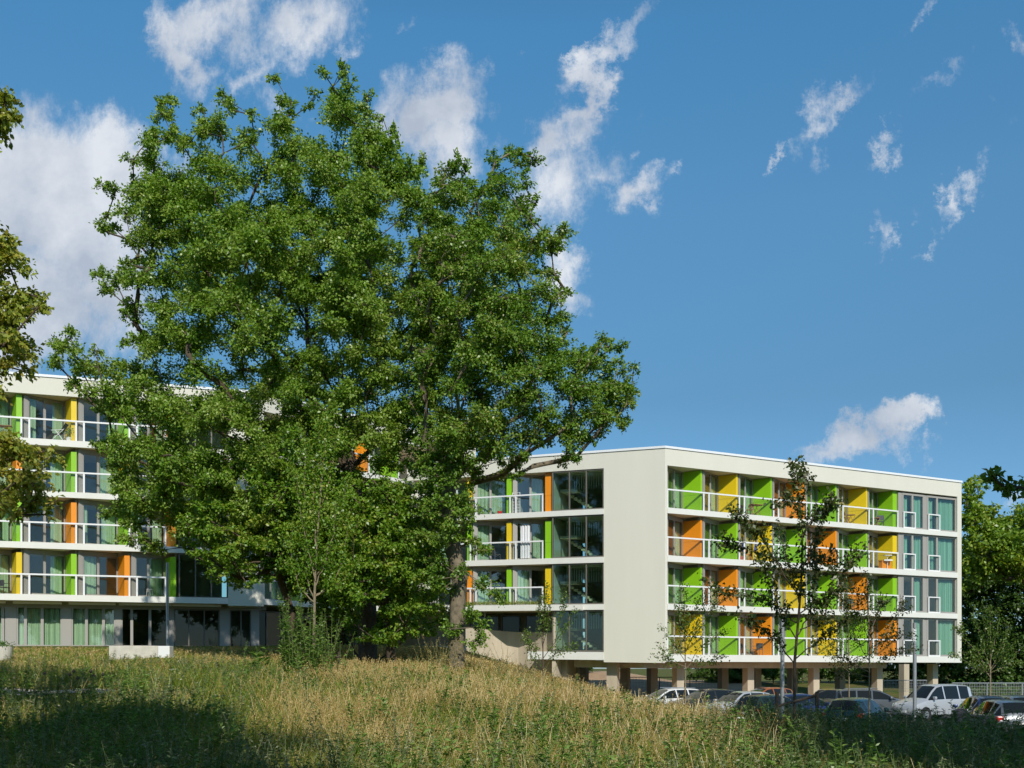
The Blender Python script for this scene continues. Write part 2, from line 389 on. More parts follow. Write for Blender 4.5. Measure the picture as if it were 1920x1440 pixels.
COLOR = {'g': 'green', 'y': 'yellow', 'o': 'orange'}
def curtain_pts(t0, t1, n, amp=.035, wl=.16):
    k = max(4, int((t1-t0)/wl*6)); ph = random.random()*6
    return [(t0+(t1-t0)*i/k, n+amp*math.sin(ph+2*math.pi*(t0+(t1-t0)*i/k)/wl*(1+.1*math.sin(i*.7)))) for i in range(k+1)]

def loggia(W, root, base, u0, L, zf, zc, col, lintel, front=.16, curt=None):
    """one bay: a slanted window wall and the coloured panel that closes the saw tooth"""
    d = 1.38; vf = .27; ua = u0+L*.757; zl = zc-(.22 if lintel else .02)
    w0 = (u0+.10, vf+.04); w1 = (ua, d); ln = math.hypot(w1[0]-w0[0], w1[1]-w0[1])
    tx, ty = (w1[0]-w0[0])/ln, (w1[1]-w0[1])/ln; nx, ny = -ty, tx      # inward normal
    fn = lambda t, n, z: W.pt(w0[0]+t*tx+n*nx, w0[1]+t*ty+n*ny, z)
    m = MB(fn, base); zb = zf-.05
    m.box(0, .24, -.02, .10, zb, zl)                               # side panel
    m.box(.24, ln, 0, .07, zb, zb+.16); m.box(.24, ln, 0, .07, zl-.08, zl)
    tm = .24+(ln-.24)*.44
    for a, b in ((.24, .31), (tm-.07, tm+.07), (ln-.07, ln)): m.box(a, b, .003, .073, zb+.16, zl-.08)
    if lintel: m.box(0, ln, -.03, .12, zl, zc-.01)
    win = m.build('window', M['frame'], root)
    g = MB(fn, base); g.box(.31, tm-.07, .03, .045, zb+.16, zl-.08); g.box(tm+.07, ln-.07, .03, .045, zb+.16, zl-.08)
    g.build('pane', M['glass'], win)
    c = MB(fn, base)
    for a, b in (curt or random.choice([[(.3, ln-.1)], [(.3, .75), (1.7, ln-.1)], [(1.2, ln-.1)], [(.3, .6), (1.45, ln-.1)], [(1.6, ln-.1)], [(.3, 1.1)], [(1.9, ln-.1)]])):
        c.wave(curtain_pts(a, b, .2), zb+.06, zl-.1)
    c.build('curtain', M['curtain'], win)
    p = MB(W.pt, base); e = front
    for z0, z1 in ((zf-.02, zf+1.06), (zf+1.072, zl+(.0 if lintel else .0))):
        p.prism([(ua+.01, d-.004), (u0+L-e, vf), (u0+L, vf), (u0+L, vf+.2), (ua+.16, d+.05)], z0, z1)
    if lintel: pass
    p.build('partition_panel', M[COLOR[col]], root)

def railing(W, root, base, us, zf, u0, u1, endcap=True):
    m = MB(W.pt, base)
    m.box(u0, u1, .07, .15, zf+1.115, zf+1.205)
    for b in us:
        for x in (b-.06, b+.36):
            if u0 <= x <= u1-.08: m.box(x, x+.10, .08, .14, zf-.25, zf+1.115)
    m.box(u0, u0+.09, .081, .139, zf-.25, zf+1.115); m.box(u1-.09, u1, .081, .139, zf-.25, zf+1.115)
    r = m.build('railing', M['rail'], root)
    MB(W.pt, base).box(u0+.1, u1-.1, .142, .154, zf+.05, zf+1.11).build('glass_panel', M['clear'], r)

def slab(W, root, base, poly, z0, z1, u0, u1, proud=.03):
    MB(W.pt, base).prism(poly, z0+.004, z1-.05).build('floor_slab', M['soffit'], root)
    MB(W.pt, base).box(u0, u1, -proud, .03, z0, z1).build('fascia', M['fascia'], root)

def glazing(W, root, base, u0, u1, v, z0, z1, n, mat='stairglass', fr='darkframe', name='stair_window'):
    m = MB(W.pt, base); t = .08
    m.box(u0, u1, v, v+.12, z0, z0+t); m.box(u0, u1, v, v+.12, z1-t, z1)
    for k in range(n+1):
        x = u0+(u1-u0-t)*k/n; m.box(x, x+t, v+.003, v+.117, z0+t, z1-t)
    w = m.build(name, M[fr], root)
    MB(W.pt, base).box(u0+t, u1-t, v+.05, v+.065, z0+t, z1-t).build('pane', M[mat], w)
    return w

# ---- right block: wings A (lit end with loggias) and B
corner = (9.57, 66.7)
A = Wing(corner, (.885, .465)); Bw = Wing(corner, (12.6, -5.5), -.014)
base = (*corner, 0.0)
rb = thing('apartment_building', 'white four storey apartment block raised on concrete columns beside the parked cars', 'apartment building', base)
LA = 26.9; DEP = 13.0
kA = 6.24
polyA = [(0, .03), (LA, .03), (LA, DEP), (kA, DEP)]
kB = -kA
LBW = 18.4
polyB = [(-LBW, .03), (0, .03), (kB, DEP), (-LBW+3.8, DEP)]
ZF = [10.03, 7.04, 4.0, .83]; ZC = [12.67, 9.68, 6.65, 3.63]; ZTOP = 13.74
U0 = .2; BAY = 2.9; NB = 7
rows = ['gygogyg', 'ogygogy', 'gogygog', 'ygogygo']
uE = U0+NB*BAY
for r in range(4):
    slab(A, rb, base, polyA, ZC[r+1] if r < 3 else .38, ZF[r], U0-.02, LA-.45 if r < 3 else LA-.02)
    for k in range(NB):
        loggia(A, rb, base, U0+k*BAY, BAY, ZF[r], ZC[r], rows[r][k], r > 0, .13 if k < NB-1 else .42)
    railing(A, rb, base, [U0+k*BAY for k in range(1, NB)], ZF[r], U0+.02, uE-.05)
# tall windows at the far end of A
for r in range(4):
    zb, zt = ZF[r]-.02, ZC[r]-(.0 if r else .10)
    for (pa, pm, pb) in ((1690.5, 1709.5, 1732), (1737, 1755.5, 1792.5)):
        ua, um, ub = A.u(pa, .2), A.u(pm, .2), A.u(pb, .2)
        m = MB(A.pt, base)
        m.box(ua, ub, .14, .26, zb, zb+.14); m.box(ua, ub, .14, .26, zt-.14, zt)
        m.box(ua, ua+.14, .143, .257, zb+.14, zt-.14); m.box(ub-.16, ub, .143, .257, zb+.14, zt-.14); m.box(um-.07, um+.11, .143, .257, zb+.14, zt-.14)
        w = m.build('window', M['frame'], rb)
        g = MB(A.pt, base); g.box(ua+.14, um-.07, .19, .205, zb+.14, zt-.14); g.box(um+.11, ub-.16, .19, .205, zb+.14, zt-.14); g.build('pane', M['glass'], w)
        c = MB(A.pt, base); c.wave(curtain_pts(um+random.choice([-.3, .1, .5]), ub-.1, .45, .06, .22), zb+.05, zt-.1)
        if r < 2: c.wave(curtain_pts(ua+.1, um-.2, .45, .06, .22), zb+.05, zt-.1)
        c.build('curtain', M['greencurtain'], w)
        q = MB(A.pt, base)
        ga, gb = ua+.02, um+.22
        q.box(ga, ga+.09, .02, .09, zb-.12, zb+1.12); q.box(gb-.09, gb, .02, .09, zb-.12, zb+1.12); q.box(ga, gb, .015, .095, zb+1.12, zb+1.2); q.box(ga+.09, gb-.09, .03, .08, zb+.02, zb+.1)
        gr = q.build('window_guard', M['rail'], rb)
        MB(A.pt, base).box(ga+.09, gb-.09, .05, .06, zb+.1, zb+1.12).build('glass_panel', M['clear'], gr)
    u2 = A.u(1732, .2); u3 = A.u(1737, .2); uw = A.u(1690.5, .2); ux = A.u(1792.5, .2)
    MB(A.pt, base).box(u2+.003, u3-.003, .16, .24, zb, zt).box(uE+.02, uw-.004, .16, .3, zb, zt).box(ux+.003, LA-.45, .15, .3, zb, zt).build('mullion_panel', M['frame'], rb)
# walls: parapet, end piers, blank corner wall
w = MB(A.pt, base)
w.prism([(0, 0), (LA, 0), (LA, .25), (0.12, .25)], ZC[0], ZTOP)
w.box(LA-.45, LA, 0, .3, .36, ZC[0]); w.box(LA-.25, LA, .3, DEP, .36, ZTOP)
w.prism([(0, 0), (U0-.02, 0), (U0-.02, 1.6), (.6, 1.6)], .36, ZC[0])
w.build('wall', M['render'], rb)
uG1 = Bw.u(1132); uG0 = Bw.u(1034)
zl = .30
w = MB(Bw.pt, base)
w.prism([(uG1, 0), (0, 0), (-.12, .25), (uG1, .25)], zl, ZTOP)
w.box(-LBW, uG1-.003, 0, .25, ZC[0]+.05, ZTOP); w.box(uG1-.002, uG1+.2, .25, 5, .5, ZTOP-.3)
w.build('wall', M['render'], rb)
for W_, a, b in ((A, -.02, LA+.05), (Bw, -LBW, .02)):
    MB(W_.pt, base).box(a, b, -.06, .45, ZTOP, ZTOP+.14).build('roof_edge', M['coping'], rb)
MB(A.pt, base).prism([(.3, .3), (LA-.3, .3), (LA-.3, DEP-.2), (kA, DEP-.2)], ZC[0]+.004, ZC[0]+.4).build('roof', M['soffit'], rb)
MB(Bw.pt, base).prism([(-LBW+.2, .3), (-.35, .3), (kB-.1, DEP-.2), (-LBW+3.8, DEP-.2)], ZC[0]+.054, ZC[0]+.4).build('roof', M['soffit'], rb)
# rooms behind the loggias
m = MB(A.pt, base)
for r in range(4):
    zb, zt = ZF[r]-.03, ZC[r]
    m.box(1.5, LA-.3, 5.0, 5.15, zb, zt)
    for k in range(1, NB+1): m.box(U0+k*BAY-.1, U0+k*BAY+.02, .55, 4.98, zb, zt)
m.build('room_wall', M['room'], rb)
# ---- wing B
ZFB = [10.13, 7.05, 4.02, .95]; ZCB = [12.72, 9.78, 6.68, 3.66]
for r in range(3):
    slab(Bw, rb, base, polyB, ZCB[r+1], ZFB[r], -LBW, uG1)
slab(Bw, rb, base, [(-9.3, .03), (0, .03), (kB, DEP), (-9.3+3, DEP)], .44, .95, -9.3, uG1)
browsB = ['gyo', 'gyg', 'ygy']; browsB = ['ygo', 'gyg', 'ogy']
for r in range(3):
    us = []
    for k in range(3):
        u0 = uG0-.05-2.94*(3-k); us.append(u0)
        loggia(Bw, rb, base, u0, 2.94, ZFB[r], ZCB[r], browsB[r][k], r > 0, .5 if k == 2 else .34,
               curt=[(.5, .95), (1.35, 2.2)] if (r, k) == (1, 2) else None)
    railing(Bw, rb, base, us[1:], ZFB[r], -LBW+.3, uG0-.62)
    MB(Bw.pt, base).box(-LBW, us[0]-.02, .6, .8, ZFB[r]-.04, ZCB[r]).build('wall', M['render'], rb)
m = MB(Bw.pt, base)
for r in range(4):
    zb, zt = ZFB[r]-.03, ZCB[r]
    if r < 3: m.box(-LBW+1.6, uG0-.2, 5.0, 5.15, zb, zt)
    m.box(uG0-.12, uG0+.02, .5, 6.0, zb, zt); m.box(uG0+.1, uG1, 6.2, 6.3, zb, zt)
    if r < 3:
        for k in range(1, 3): m.box(uG0-.05-2.94*k-.1, uG0-.05-2.94*k+.02, .45, 4.98, zb, zt)
m.build('room_wall', M['room'], rb)
for r in range(4):
    glazing(Bw, rb, base, uG0+.02, uG1-.01, .06, ZFB[r]-(.0 if r < 3 else -.02), ZCB[r]-.01, 3)
    # stair inside: landing, flight and white balusters
    st = MB(Bw.pt, base); a, b = uG0+.4, uG1-.4
    z0 = ZFB[r]
    for k in range(9):
        x = b-.5-k*.27; st.box(x-.27, x, 2.0, 3.2, z0+k*.165, z0+k*.165+.16)
    st.box(uG0+.1, uG0+1.3, 1.3, 4.4, z0+1.42, z0+1.6)
    st.build('stair_flight', M['concrete'], rb)
    bl = MB(Bw.pt, base)
    for k in range(15):
        x = a+.2+k*.17; bl.box(x, x+.03, 1.25, 1.29, z0+1.55, z0+2.5)
    bl.box(a+.2, a+2.7, 1.24, 1.30, z0+2.5, z0+2.55); bl.build('stair_balustrade', M['white'], rb)
# concrete legs and beam
def column(W, u, v, w_, z0, z1, label=None):
    MB(W.pt, base).box(u-w_/2, u+w_/2, v, v+.55, z0, z1).build('column', M['concrete'], rb)
for px in (1276, 1408, 1531, 1650, 1754): column(A, A.u(px, 1.5), 1.5, .55, -2.75, -.02 if px < 1700 else .3)
for px in (1227, 1360, 1422, 1490, 1580, 1700): column(A, A.u(px, 8.5), 8.5, .6, -2.75, .3)
MB(A.pt, base).box(-.6, A.u(1662, 1.4), 1.4, 2.15, -.03, .36).build('beam', M['concrete'], rb)
for px, v in ((1147, .9), (1054, 1.2)): column(Bw, Bw.u(px, v), v, .7, -2.75, .43)
MB(Bw.pt, base).box(Bw.u(1070, 1.0), -.3, 1.65, 2.3, -.06, .42).build('beam', M['concrete'], rb)
for px, v in ((1092, 8), (1170, 8)): column(Bw, Bw.u(px, v), v, .6, -2.0, .43)
# recessed ground floor under B
gz0, gz1 = .1, 3.66
for a, b in ((880, 935), (940, 978), (985, 1016)):
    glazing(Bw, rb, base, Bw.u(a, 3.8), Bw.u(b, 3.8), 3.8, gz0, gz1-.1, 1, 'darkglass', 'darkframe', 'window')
MB(Bw.pt, base).box(-LBW-4, uG0+.4, 4.1, 4.3, -.5, gz1).build('wall', M['room'], rb)
MB(Bw.pt, base).box(uG0+.0, uG0+.25, .1, 4.0, -1.2, gz1).build('wall', M['concrete'], rb)
MB(Bw.pt, base).tube((Bw.u(909, .8), .8, 0), (Bw.u(909, .8), .8, 3.68), .07).build('column', M['pole'], rb)
MB(Bw.pt, base).box(-LBW, Bw.u(1094), -.34, -.035, 3.62, 4.0).build('planter_trough', M['fascia'], rb)

# ---- left block: wings C and D
C = Wing((-25.78, 62.1), (.951, .309))
uCD = C.u(487); cd = C.pt(uCD, 0, 0)
Dw = Wing((cd[0], cd[1]), (.637, .771))
base2 = (cd[0], cd[1], 3.9)
lb = thing('apartment_building', 'taller white five storey apartment block behind the big tree on the left', 'apartment building', base2)
CF = [13.23, 10.23, 7.25, 4.24]; CC = [15.80, 12.86, 9.90, 6.89]; CTOP = 16.82; CB = 3.88; CG = 1.25
bd = [C.u(p) for p in (-170, -64, 40, 143, 243, 330)]
uS0, uS1 = C.u(335), C.u(428)
uL = bd[0]-.5; k3 = 3.5
polyC = [(uL, .03), (uCD, .03), (uCD-k3, 12), (uL, 12)]
polyD = [(0, .03), (20, .03), (20, 12), (k3, 12)]
crow = ['ygygo', 'gogyg', 'ygogo', 'oygog']
ZL = CC[1:]+[CB]
for r in range(4):
    slab(C, lb, base2, polyC, ZL[r], CF[r], uL, uS1 if r < 3 else uS1)
    slab(Dw, lb, base2, polyD, ZL[r]+.004, CF[r]-.004, .3, 20)
    for k in range(5):
        L_ = bd[k+1]-bd[k]
        loggia(C, lb, base2, bd[k], L_, CF[r], CC[r], crow[r][k], r > 0, .30)
    railing(C, lb, base2, bd[1:5], CF[r], uL+.1, bd[5]-.55)
    glazing(C, lb, base2, uS0, uS1-.01, .1, CF[r]-.02, CC[r]-.01, 3, 'stairglass', 'darkframe')
    for k in range(4):
        loggia(Dw, lb, base2, .35+k*2.94, 2.94, CF[r], CC[r], 'gyog'[(k+r) % 4], r > 0, .30)
    railing(Dw, lb, base2, [.35+k*2.94 for k in range(1, 4)], CF[r], .33, 12.0)
m = MB(C.pt, base2)
for r in range(4):
    m.box(uL+.2, uCD-2, 5.0, 5.15, CF[r]-.03, CC[r])
    for k in range(1, 6): m.box(bd[k]-.1, bd[k]+.02, .45, 4.98, CF[r]-.03, CC[r])
m.build('room_wall', M['room'], lb)
m = MB(Dw.pt, base2)
for r in range(4): m.box(2.4, 19.8, 4.0, 4.15, CF[r]-.03, CC[r])
m.build('room_wall', M['room'], lb)
w = MB(C.pt, base2)
w.prism([(uL, 0), (uCD, 0), (uCD-.07, .25), (uL, .25)], CC[0], CTOP)
w.prism([(uS1, 0), (uCD, 0), (uCD-.4, 1.4), (uS1, 1.4)], CB-.1, CC[0])
w.build('wall', M['render'], lb)
w = MB(Dw.pt, base2)
w.prism([(0, 0), (20, 0), (20, .25), (.07, .25)], CC[0], CTOP)
w.prism([(0, 0), (.3, 0), (.3, 1.4), (.4, 1.4)], CB-.1, CC[0])
w.box(19.75, 20, .25, 12, CB, CTOP)
w.build('wall', M['render'], lb)
for W_, a, b in ((C, uL, uCD+.02), (Dw, -.02, 20.05)):
    MB(W_.pt, base2).box(a, b, -.06, .45, CTOP, CTOP+.14).build('roof_edge', M['coping'], lb)
MB(C.pt, base2).prism([(uL, .3), (uCD-.3, .3), (uCD-k3, 12), (uL, 12)], CC[0]+.004, CC[0]+.4).build('roof', M['soffit'], lb)
MB(Dw.pt, base2).prism([(.3, .3), (19.7, .3), (19.7, 12), (k3, 12)], CC[0]+.008, CC[0]+.4).build('roof', M['soffit'], lb)
# ground floor, set back under the first gallery
gv = 1.25
def gu(px): return C.u(px, gv)
gp = MB(C.pt, base2)
gp.box(uL, uCD+.5, gv, gv+.2, CB-.28, CB+.0)
prev = None
bays = [(-95, -55, 5, 12), (31, 47.5, 79, 116), (134, 162, 194, 216), (227, 247, 281, 320), (326, 354, 383, 412), (431, 452, 470, 486)]
for (a, m1, m2, b) in bays:
    ua, ub = gu(a), gu(b)
    dark = a > 200
    wnd = MB(C.pt, base2)
    wnd.box(ua, ub, gv+.03, gv+.15, CG+.0, CG+.1); wnd.box(ua, ub, gv+.03, gv+.15, CB-.36, CB-.282)
    for p in ((a, m1, m2, b)):
        x = gu(p); wd = .16 if p in (m1, m2) and not (a > 300) else .08
        x0 = min(max(x-wd/2, ua), ub-wd); wnd.box(x0, x0+wd, gv+.033, gv+.147, CG+.1, CB-.36)
    wo = wnd.build('window', M['darkframe'] if a > 300 else M['frame'], lb)
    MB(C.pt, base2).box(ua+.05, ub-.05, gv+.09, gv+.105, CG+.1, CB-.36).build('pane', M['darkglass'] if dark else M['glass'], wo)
    if not dark:
        cu = MB(C.pt, base2); cu.wave(curtain_pts(ua+.06, ub-.06, gv+.35, .04, .2), CG+.05, CB-.4); cu.build('curtain', M['curtain'], wo)
    if prev is not None: gp.box(prev+.004, ua-.004, gv+.01, gv+.16, CG-.1, CB-.282)
    prev = ub
gp.box(prev+.004, uCD-.42, gv+.012, gv+.16, CG-.1, CB-.282)
gp.build('wall', M['frame'], lb)
MB(C.pt, base2).box(uL, uCD-1, 5.0, 5.2, CG-.2, CB).build('room_wall', M['room'], lb)
gd = MB(Dw.pt, base2)
gd.box(1.5, 16, 5.0, 5.15, CG-.5, CB)
gd.build('wall', M['frame'], lb)
for k in range(4):
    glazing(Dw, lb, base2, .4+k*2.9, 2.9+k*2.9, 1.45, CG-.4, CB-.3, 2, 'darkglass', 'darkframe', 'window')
mk = MB(C.pt, base2)
for (a, m1, m2, b) in bays: mk.box(gu(a)-.1, gu(b)+.05, .45, .75, CB-.16, CB-.002)
mk.build('blind_box', M['soffit'], lb)

# ------------------------------------------------------------------ vegetation
def unit(a):
    return a/np.maximum(np.linalg.norm(a, axis=-1, keepdims=True), 1e-9)

def leaf_mesh(name, P, D, Nn, ln, wd, fold=.18):
    """a folded four-cornered leaf at every P, axis D, face normal Nn"""
    n = len(P); D = unit(D); S = unit(np.cross(D, Nn)); Nn = np.cross(S, D)
    ln = np.asarray(ln).reshape(-1, 1); wd = np.asarray(wd).reshape(-1, 1)
    a = P; b = P+D*ln*.5+S*wd*.5+Nn*wd*fold; c = P+D*ln-Nn*ln*.12; d = P+D*ln*.5-S*wd*.5+Nn*wd*fold
    V = np.stack([a, b, c, d], 1).reshape(-1, 3)
    q = np.arange(n*4).reshape(n, 4)
    return mesh_arrays(name, V, q)

def tubes(chains, sides=6):
    """chains: list of (points (k,3), radii (k,)) -> V, quads"""
    Vs, Qs = [], []; off = 0; ang = np.linspace(0, 2*np.pi, sides, endpoint=False)
    for pts, rad in chains:
        pts = np.asarray(pts, float); rad = np.asarray(rad, float); k = len(pts)
        if k < 2: continue
        T = unit(np.gradient(pts, axis=0)); ref = np.array([0., 0, 1]) if abs(T[0][2]) < .9 else np.array([1., 0, 0])
        A_ = unit(np.cross(T, ref)); B_ = np.cross(T, A_)
        ring = pts[:, None, :]+rad[:, None, None]*(np.cos(ang)[None, :, None]*A_[:, None, :]+np.sin(ang)[None, :, None]*B_[:, None, :])
        Vs.append(ring.reshape(-1, 3))
        i, j = np.meshgrid(np.arange(k-1), np.arange(sides), indexing='ij'); j2 = (j+1) % sides
        Qs.append(np.stack([off+i*sides+j, off+i*sides+j2, off+(i+1)*sides+j2, off+(i+1)*sides+j], -1).reshape(-1, 4)); off += k*sides
    return np.concatenate(Vs), np.concatenate(Qs)

def grow(trunk, targets, step=.9, down=1.6, tip=.012, power=.5, rbase=.35):
    """skeleton: every clump is joined to the nearest suitable point of the tree built so far"""
    pts = [np.array(p, float) for p in trunk]; par = [-1]+list(range(len(trunk)-1))
    arr = np.zeros((6000, 3)); arr[:len(pts)] = pts; n = len(pts)
    root = pts[0]
    order = np.argsort(np.linalg.norm(targets-np.mean(np.array(trunk)[len(trunk)//2:], 0), axis=1))
    tips = []
    lowest = trunk[len(trunk)//3][2]
    for ti in order:
        t = targets[ti]; dv = t-arr[:n]; dist = np.linalg.norm(dv, axis=1)
        up = dv[:, 2]/np.maximum(dist, 1e-6)
        cost = dist*(1+down*np.clip(.45-up, 0, 1.2))+np.where(arr[:n, 2] < lowest, 3.0, 0)
        b = int(np.argmin(cost)); p0 = arr[b].copy(); L_ = np.linalg.norm(t-p0); k = max(1, int(round(L_/step)))
        side = rng.normal(size=3)*.10*L_; side[2] = abs(side[2])*.6-.02*L_
        prev = b
        for q in range(1, k+1):
            s = q/k; x = p0+(t-p0)*s+side*math.sin(math.pi*s)*(1-.3*s)
            arr[n] = x; par.append(prev); prev = n; n += 1
            if n >= 5990: break
        tips.append(prev)
        if n >= 5990: break
    w = np.zeros(n); w[tips] = 1
    for i in range(n-1, 0, -1): w[par[i]] += w[i]
    w = np.maximum(w, 1); rad = tip*w**power
    rad *= 1.0; sc = rbase/rad[0]; rad = tip+(rad-tip)*(rbase-tip)/max(rad[0]-tip, 1e-6)
    kids = [[] for _ in range(n)]
    for i in range(1, n): kids[par[i]].append(i)
    chains = []; stack = [(None, 0)]
    while stack:
        p, i = stack.pop(); ch = [] if p is None else [p]; cur = i
        while True:
            ch.append(cur)
            if not kids[cur]: break
            ks = sorted(kids[cur], key=lambda a: -w[a])
            for o in ks[1:]: stack.append((cur, o))
            cur = ks[0]
        rr = rad[ch].copy()
        if p is not None: rr[0] = min(rr[0], rr[1]*1.25)
        chains.append((arr[ch].copy(), rr))
    return chains

def in_poly(px, py, poly):
    poly = np.asarray(poly, float); x0, y0 = poly[:, 0], poly[:, 1]; x1, y1 = np.roll(x0, -1), np.roll(y0, -1)
    c = ((y0[None] > py[:, None]) != (y1[None] > py[:, None])) & (px[:, None] < (x1-x0)[None]*(py[:, None]-y0[None])/(y1-y0+1e-9)[None]+x0[None])
    return c.sum(1) % 2 == 1
def d_poly(px, py, poly):
    poly = np.asarray(poly, float); a = poly; b = np.roll(poly, -1, 0); ab = b-a
    p = np.stack([px, py], 1)[:, None]; t = np.clip(((p-a)*ab).sum(-1)/np.maximum((ab*ab).sum(-1), 1e-9), 0, 1)
    return np.linalg.norm(p-(a+t[..., None]*ab), axis=-1).min(1)

def crown_clumps(poly, Y0, thick, n, rmax, holes=(), mind=.75, edge=.33):
    """clump centres that fill a crown of real depth around distance Y0"""
    s = F/Y0; poly = np.asarray(poly, float); lo = poly.min(0); hi = poly.max(0)
    C_ = []; Rr = []; tries = 0
    while len(C_) < n and tries < 60:
        tries += 1
        px = rng.uniform(lo[0], hi[0], 900); py = rng.uniform(lo[1], hi[1], 900)
        ok = in_poly(px, py, poly); px, py = px[ok], py[ok]; dm = d_poly(px, py, poly)/s
        for x, y, d in zip(px, py, dm):
            if d < edge*.7: continue
            if any((x-hx)**2+(y-hy)**2 < hr*hr for hx, hy, hr in holes): continue
            T = min(thick, .55*d+.5*math.sqrt(d*thick)); off = T*rng.choice([-1, 1])*math.sqrt(rng.random())
            if rng.random() < .12: off *= .3
            P = ray(x, y, Y0+off)
            # keep the silhouette: a bough nearer the camera is drawn in towards the crown's middle
            P = ray(x, y, Y0); P[1] += off
            P[0] *= (Y0+off)/Y0; P[2] = EYE+(P[2]-EYE)*(Y0+off)/Y0
            r = min(rmax, max(edge, d*.8))*rng.uniform(.75, 1.1)
            if C_ and np.min(np.linalg.norm(np.array(C_)-P, axis=1)) < mind*r/rmax*1.15: continue
            C_.append(P); Rr.append(r)
            if len(C_) >= n: break
    return np.array(C_), np.array(Rr)

def foliage(C_, Rr, per, ln, twigs=9, droop=.25, flat=.8, aspect=.62):
    """sprays of leaves round every clump centre; also the twigs that carry them"""
    Ps, Ds, Ns, Ls = [], [], [], []; tw = []
    for c, r in zip(C_, Rr):
        k = max(4, int(twigs*(r/Rr.max())**.7)); E = unit(rng.normal(size=(k, 3))); E[:, 2] = E[:, 2]*.8+.1
        E *= (r*rng.uniform(.6, 1.12, size=(k, 1))); E[:, 2] *= flat
        nl = max(6, int(per*(r/Rr.max())**2/k))
        for e in E:
            t = rng.uniform(.25, 1.05, size=(nl, 1))
            p = c+e*t+rng.normal(size=(nl, 3))*r*.13; p[:, 2] -= droop*r*t[:, 0]**2*.5
            Ps.append(p); d = unit(e)[None]*.7+rng.normal(size=(nl, 3))*.65; d[:, 2] -= droop; Ds.append(d)
            nn = rng.normal(size=(nl, 3))*.6; nn[:, 2] += .75; nn[:, 1] -= .25; Ns.append(nn); Ls.append(ln*rng.uniform(.65, 1.2, nl))
            tip = c+e*.95; tip[2] -= droop*r*.45; mid = c+e*.5; mid[2] -= droop*r*.1
            tw.append((np.array([c, mid, tip]), np.array([.014, .009, .004])))
    P = np.concatenate(Ps); D = np.concatenate(Ds); Nn = np.concatenate(Ns); l = np.concatenate(Ls)
    return P, D, Nn, l, l*aspect, tw

def tree(name, label, cat, trunk, C_, Rr, mat, bark, per, ln, rbase, group=None, twigs=9, droop=.25, down=1.6, tip=.014, power=.5, extra=None, step=.9, flat=.8, twigdraw=True):
    base = np.array(trunk[0], float)
    root = thing(name, label, cat, tuple(base), group)
    ch = grow(trunk, C_, step=step, down=down, tip=tip, power=power, rbase=rbase)
    # flare at the foot
    P, D, Nn, l, wd, tw = foliage(C_, Rr, per, ln, twigs, droop, flat)
    V, Q = tubes(ch, 8)
    V2, Q2 = tubes(tw, 3)
    if twigdraw: V, Q = np.concatenate([V, V2]), np.concatenate([Q, Q2+len(V)])
    link('trunk', mesh_arrays('trunk', V-base, Q, smooth=True), bark, root)
    link('crown', leaf_mesh('crown', P-base, D, Nn, l, wd), mat, root)
    return root

def gpt(X, Y): return np.array([X, Y, float(height(X, Y))])

# --- the big tree in the middle of the lawn
bigpoly = [(640, 118), (690, 165), (735, 228), (775, 262), (800, 292), (822, 330), (860, 420), (885, 520), (880, 610), (850, 690), (820, 760), (795, 850), (790, 960), (770, 1040), (700, 1090), (620, 1080), (560, 1120), (500, 1095), (430, 1115), (385, 1065), (330, 1035), (285, 1055), (240, 1025), (205, 965), (190, 890), (165, 850), (200, 800), (160, 765), (125, 725), (88, 690), (92, 612), (150, 602), (190, 632), (232, 625), (232, 580), (178, 548), (170, 505), (225, 480), (245, 465), (183, 445), (180, 400), (208, 380), (183, 342), (230, 325), (262, 322), (235, 285), (262, 235), (288, 182), (330, 175), (352, 235), (372, 195), (410, 172), (442, 178), (468, 232), (490, 205), (512, 132), (548, 182), (575, 222), (582, 150), (602, 118), (622, 150)]
Y1 = 47.0
holes1 = [(480, 300, 14), (560, 330, 12), (600, 255, 26), (598, 205, 20), (345, 470, 16), (330, 600, 20), (420, 640, 20), (560, 420, 15), (690, 420, 14), (390, 720, 25), (470, 745, 20), (520, 760, 22), (445, 800, 18), (430, 590, 18), (500, 690, 16), (545, 500, 14), (255, 660, 18), (260, 900, 22), (300, 960, 20), (350, 880, 16)]
c1, r1 = crown_clumps(bigpoly, Y1, 6.5, 620, .98, holes1, mind=.8)
print('clumps', len(c1))
tips = [(640, 130, .45), (605, 135, .4), (515, 145, .42), (422, 180, .42), (320, 190, .45), (300, 195, .4), (372, 205, .4), (740, 245, .45), (690, 180, .42), (660, 160, .45), (576, 200, .35), (195, 350, .42), (190, 425, .45), (185, 512, .5), (205, 545, .4), (110, 640, .5), (102, 680, .45), (135, 720, .5), (180, 835, .5), (250, 300, .45), (795, 300, .45), (130, 625, .45), (150, 690, .55), (200, 960, .5), (240, 1010, .5), (470, 215, .4), (545, 190, .35), (235, 590, .4), (845, 470, .6), (835, 640, .6), (815, 700, .6)]
cq, rq = crown_clumps([(500, 900), (850, 900), (850, 1190), (700, 1218), (630, 1200), (540, 1120), (500, 1040)], 49.0, 1.6, 150, .95, (), mind=.75); c1 = np.concatenate([c1, cq]); r1 = np.concatenate([r1, rq])
tp = np.array([ray(x, y, Y1+rng.normal()*.8) for x, y, r in tips]); c1 = np.concatenate([c1, tp]); r1 = np.concatenate([r1, [t[2] for t in tips]])
b1 = gpt((690-CX)/F*Y1, Y1)
trk = [b1-np.array([0, 0, .2]), ray(688, 1140, Y1), ray(680, 1050, Y1+.2), ray(668, 960, Y1), ray(655, 880, Y1-.2), ray(648, 790, Y1), ray(643, 720, Y1), ray(636, 640, Y1+.3), ray(620, 560, Y1)]
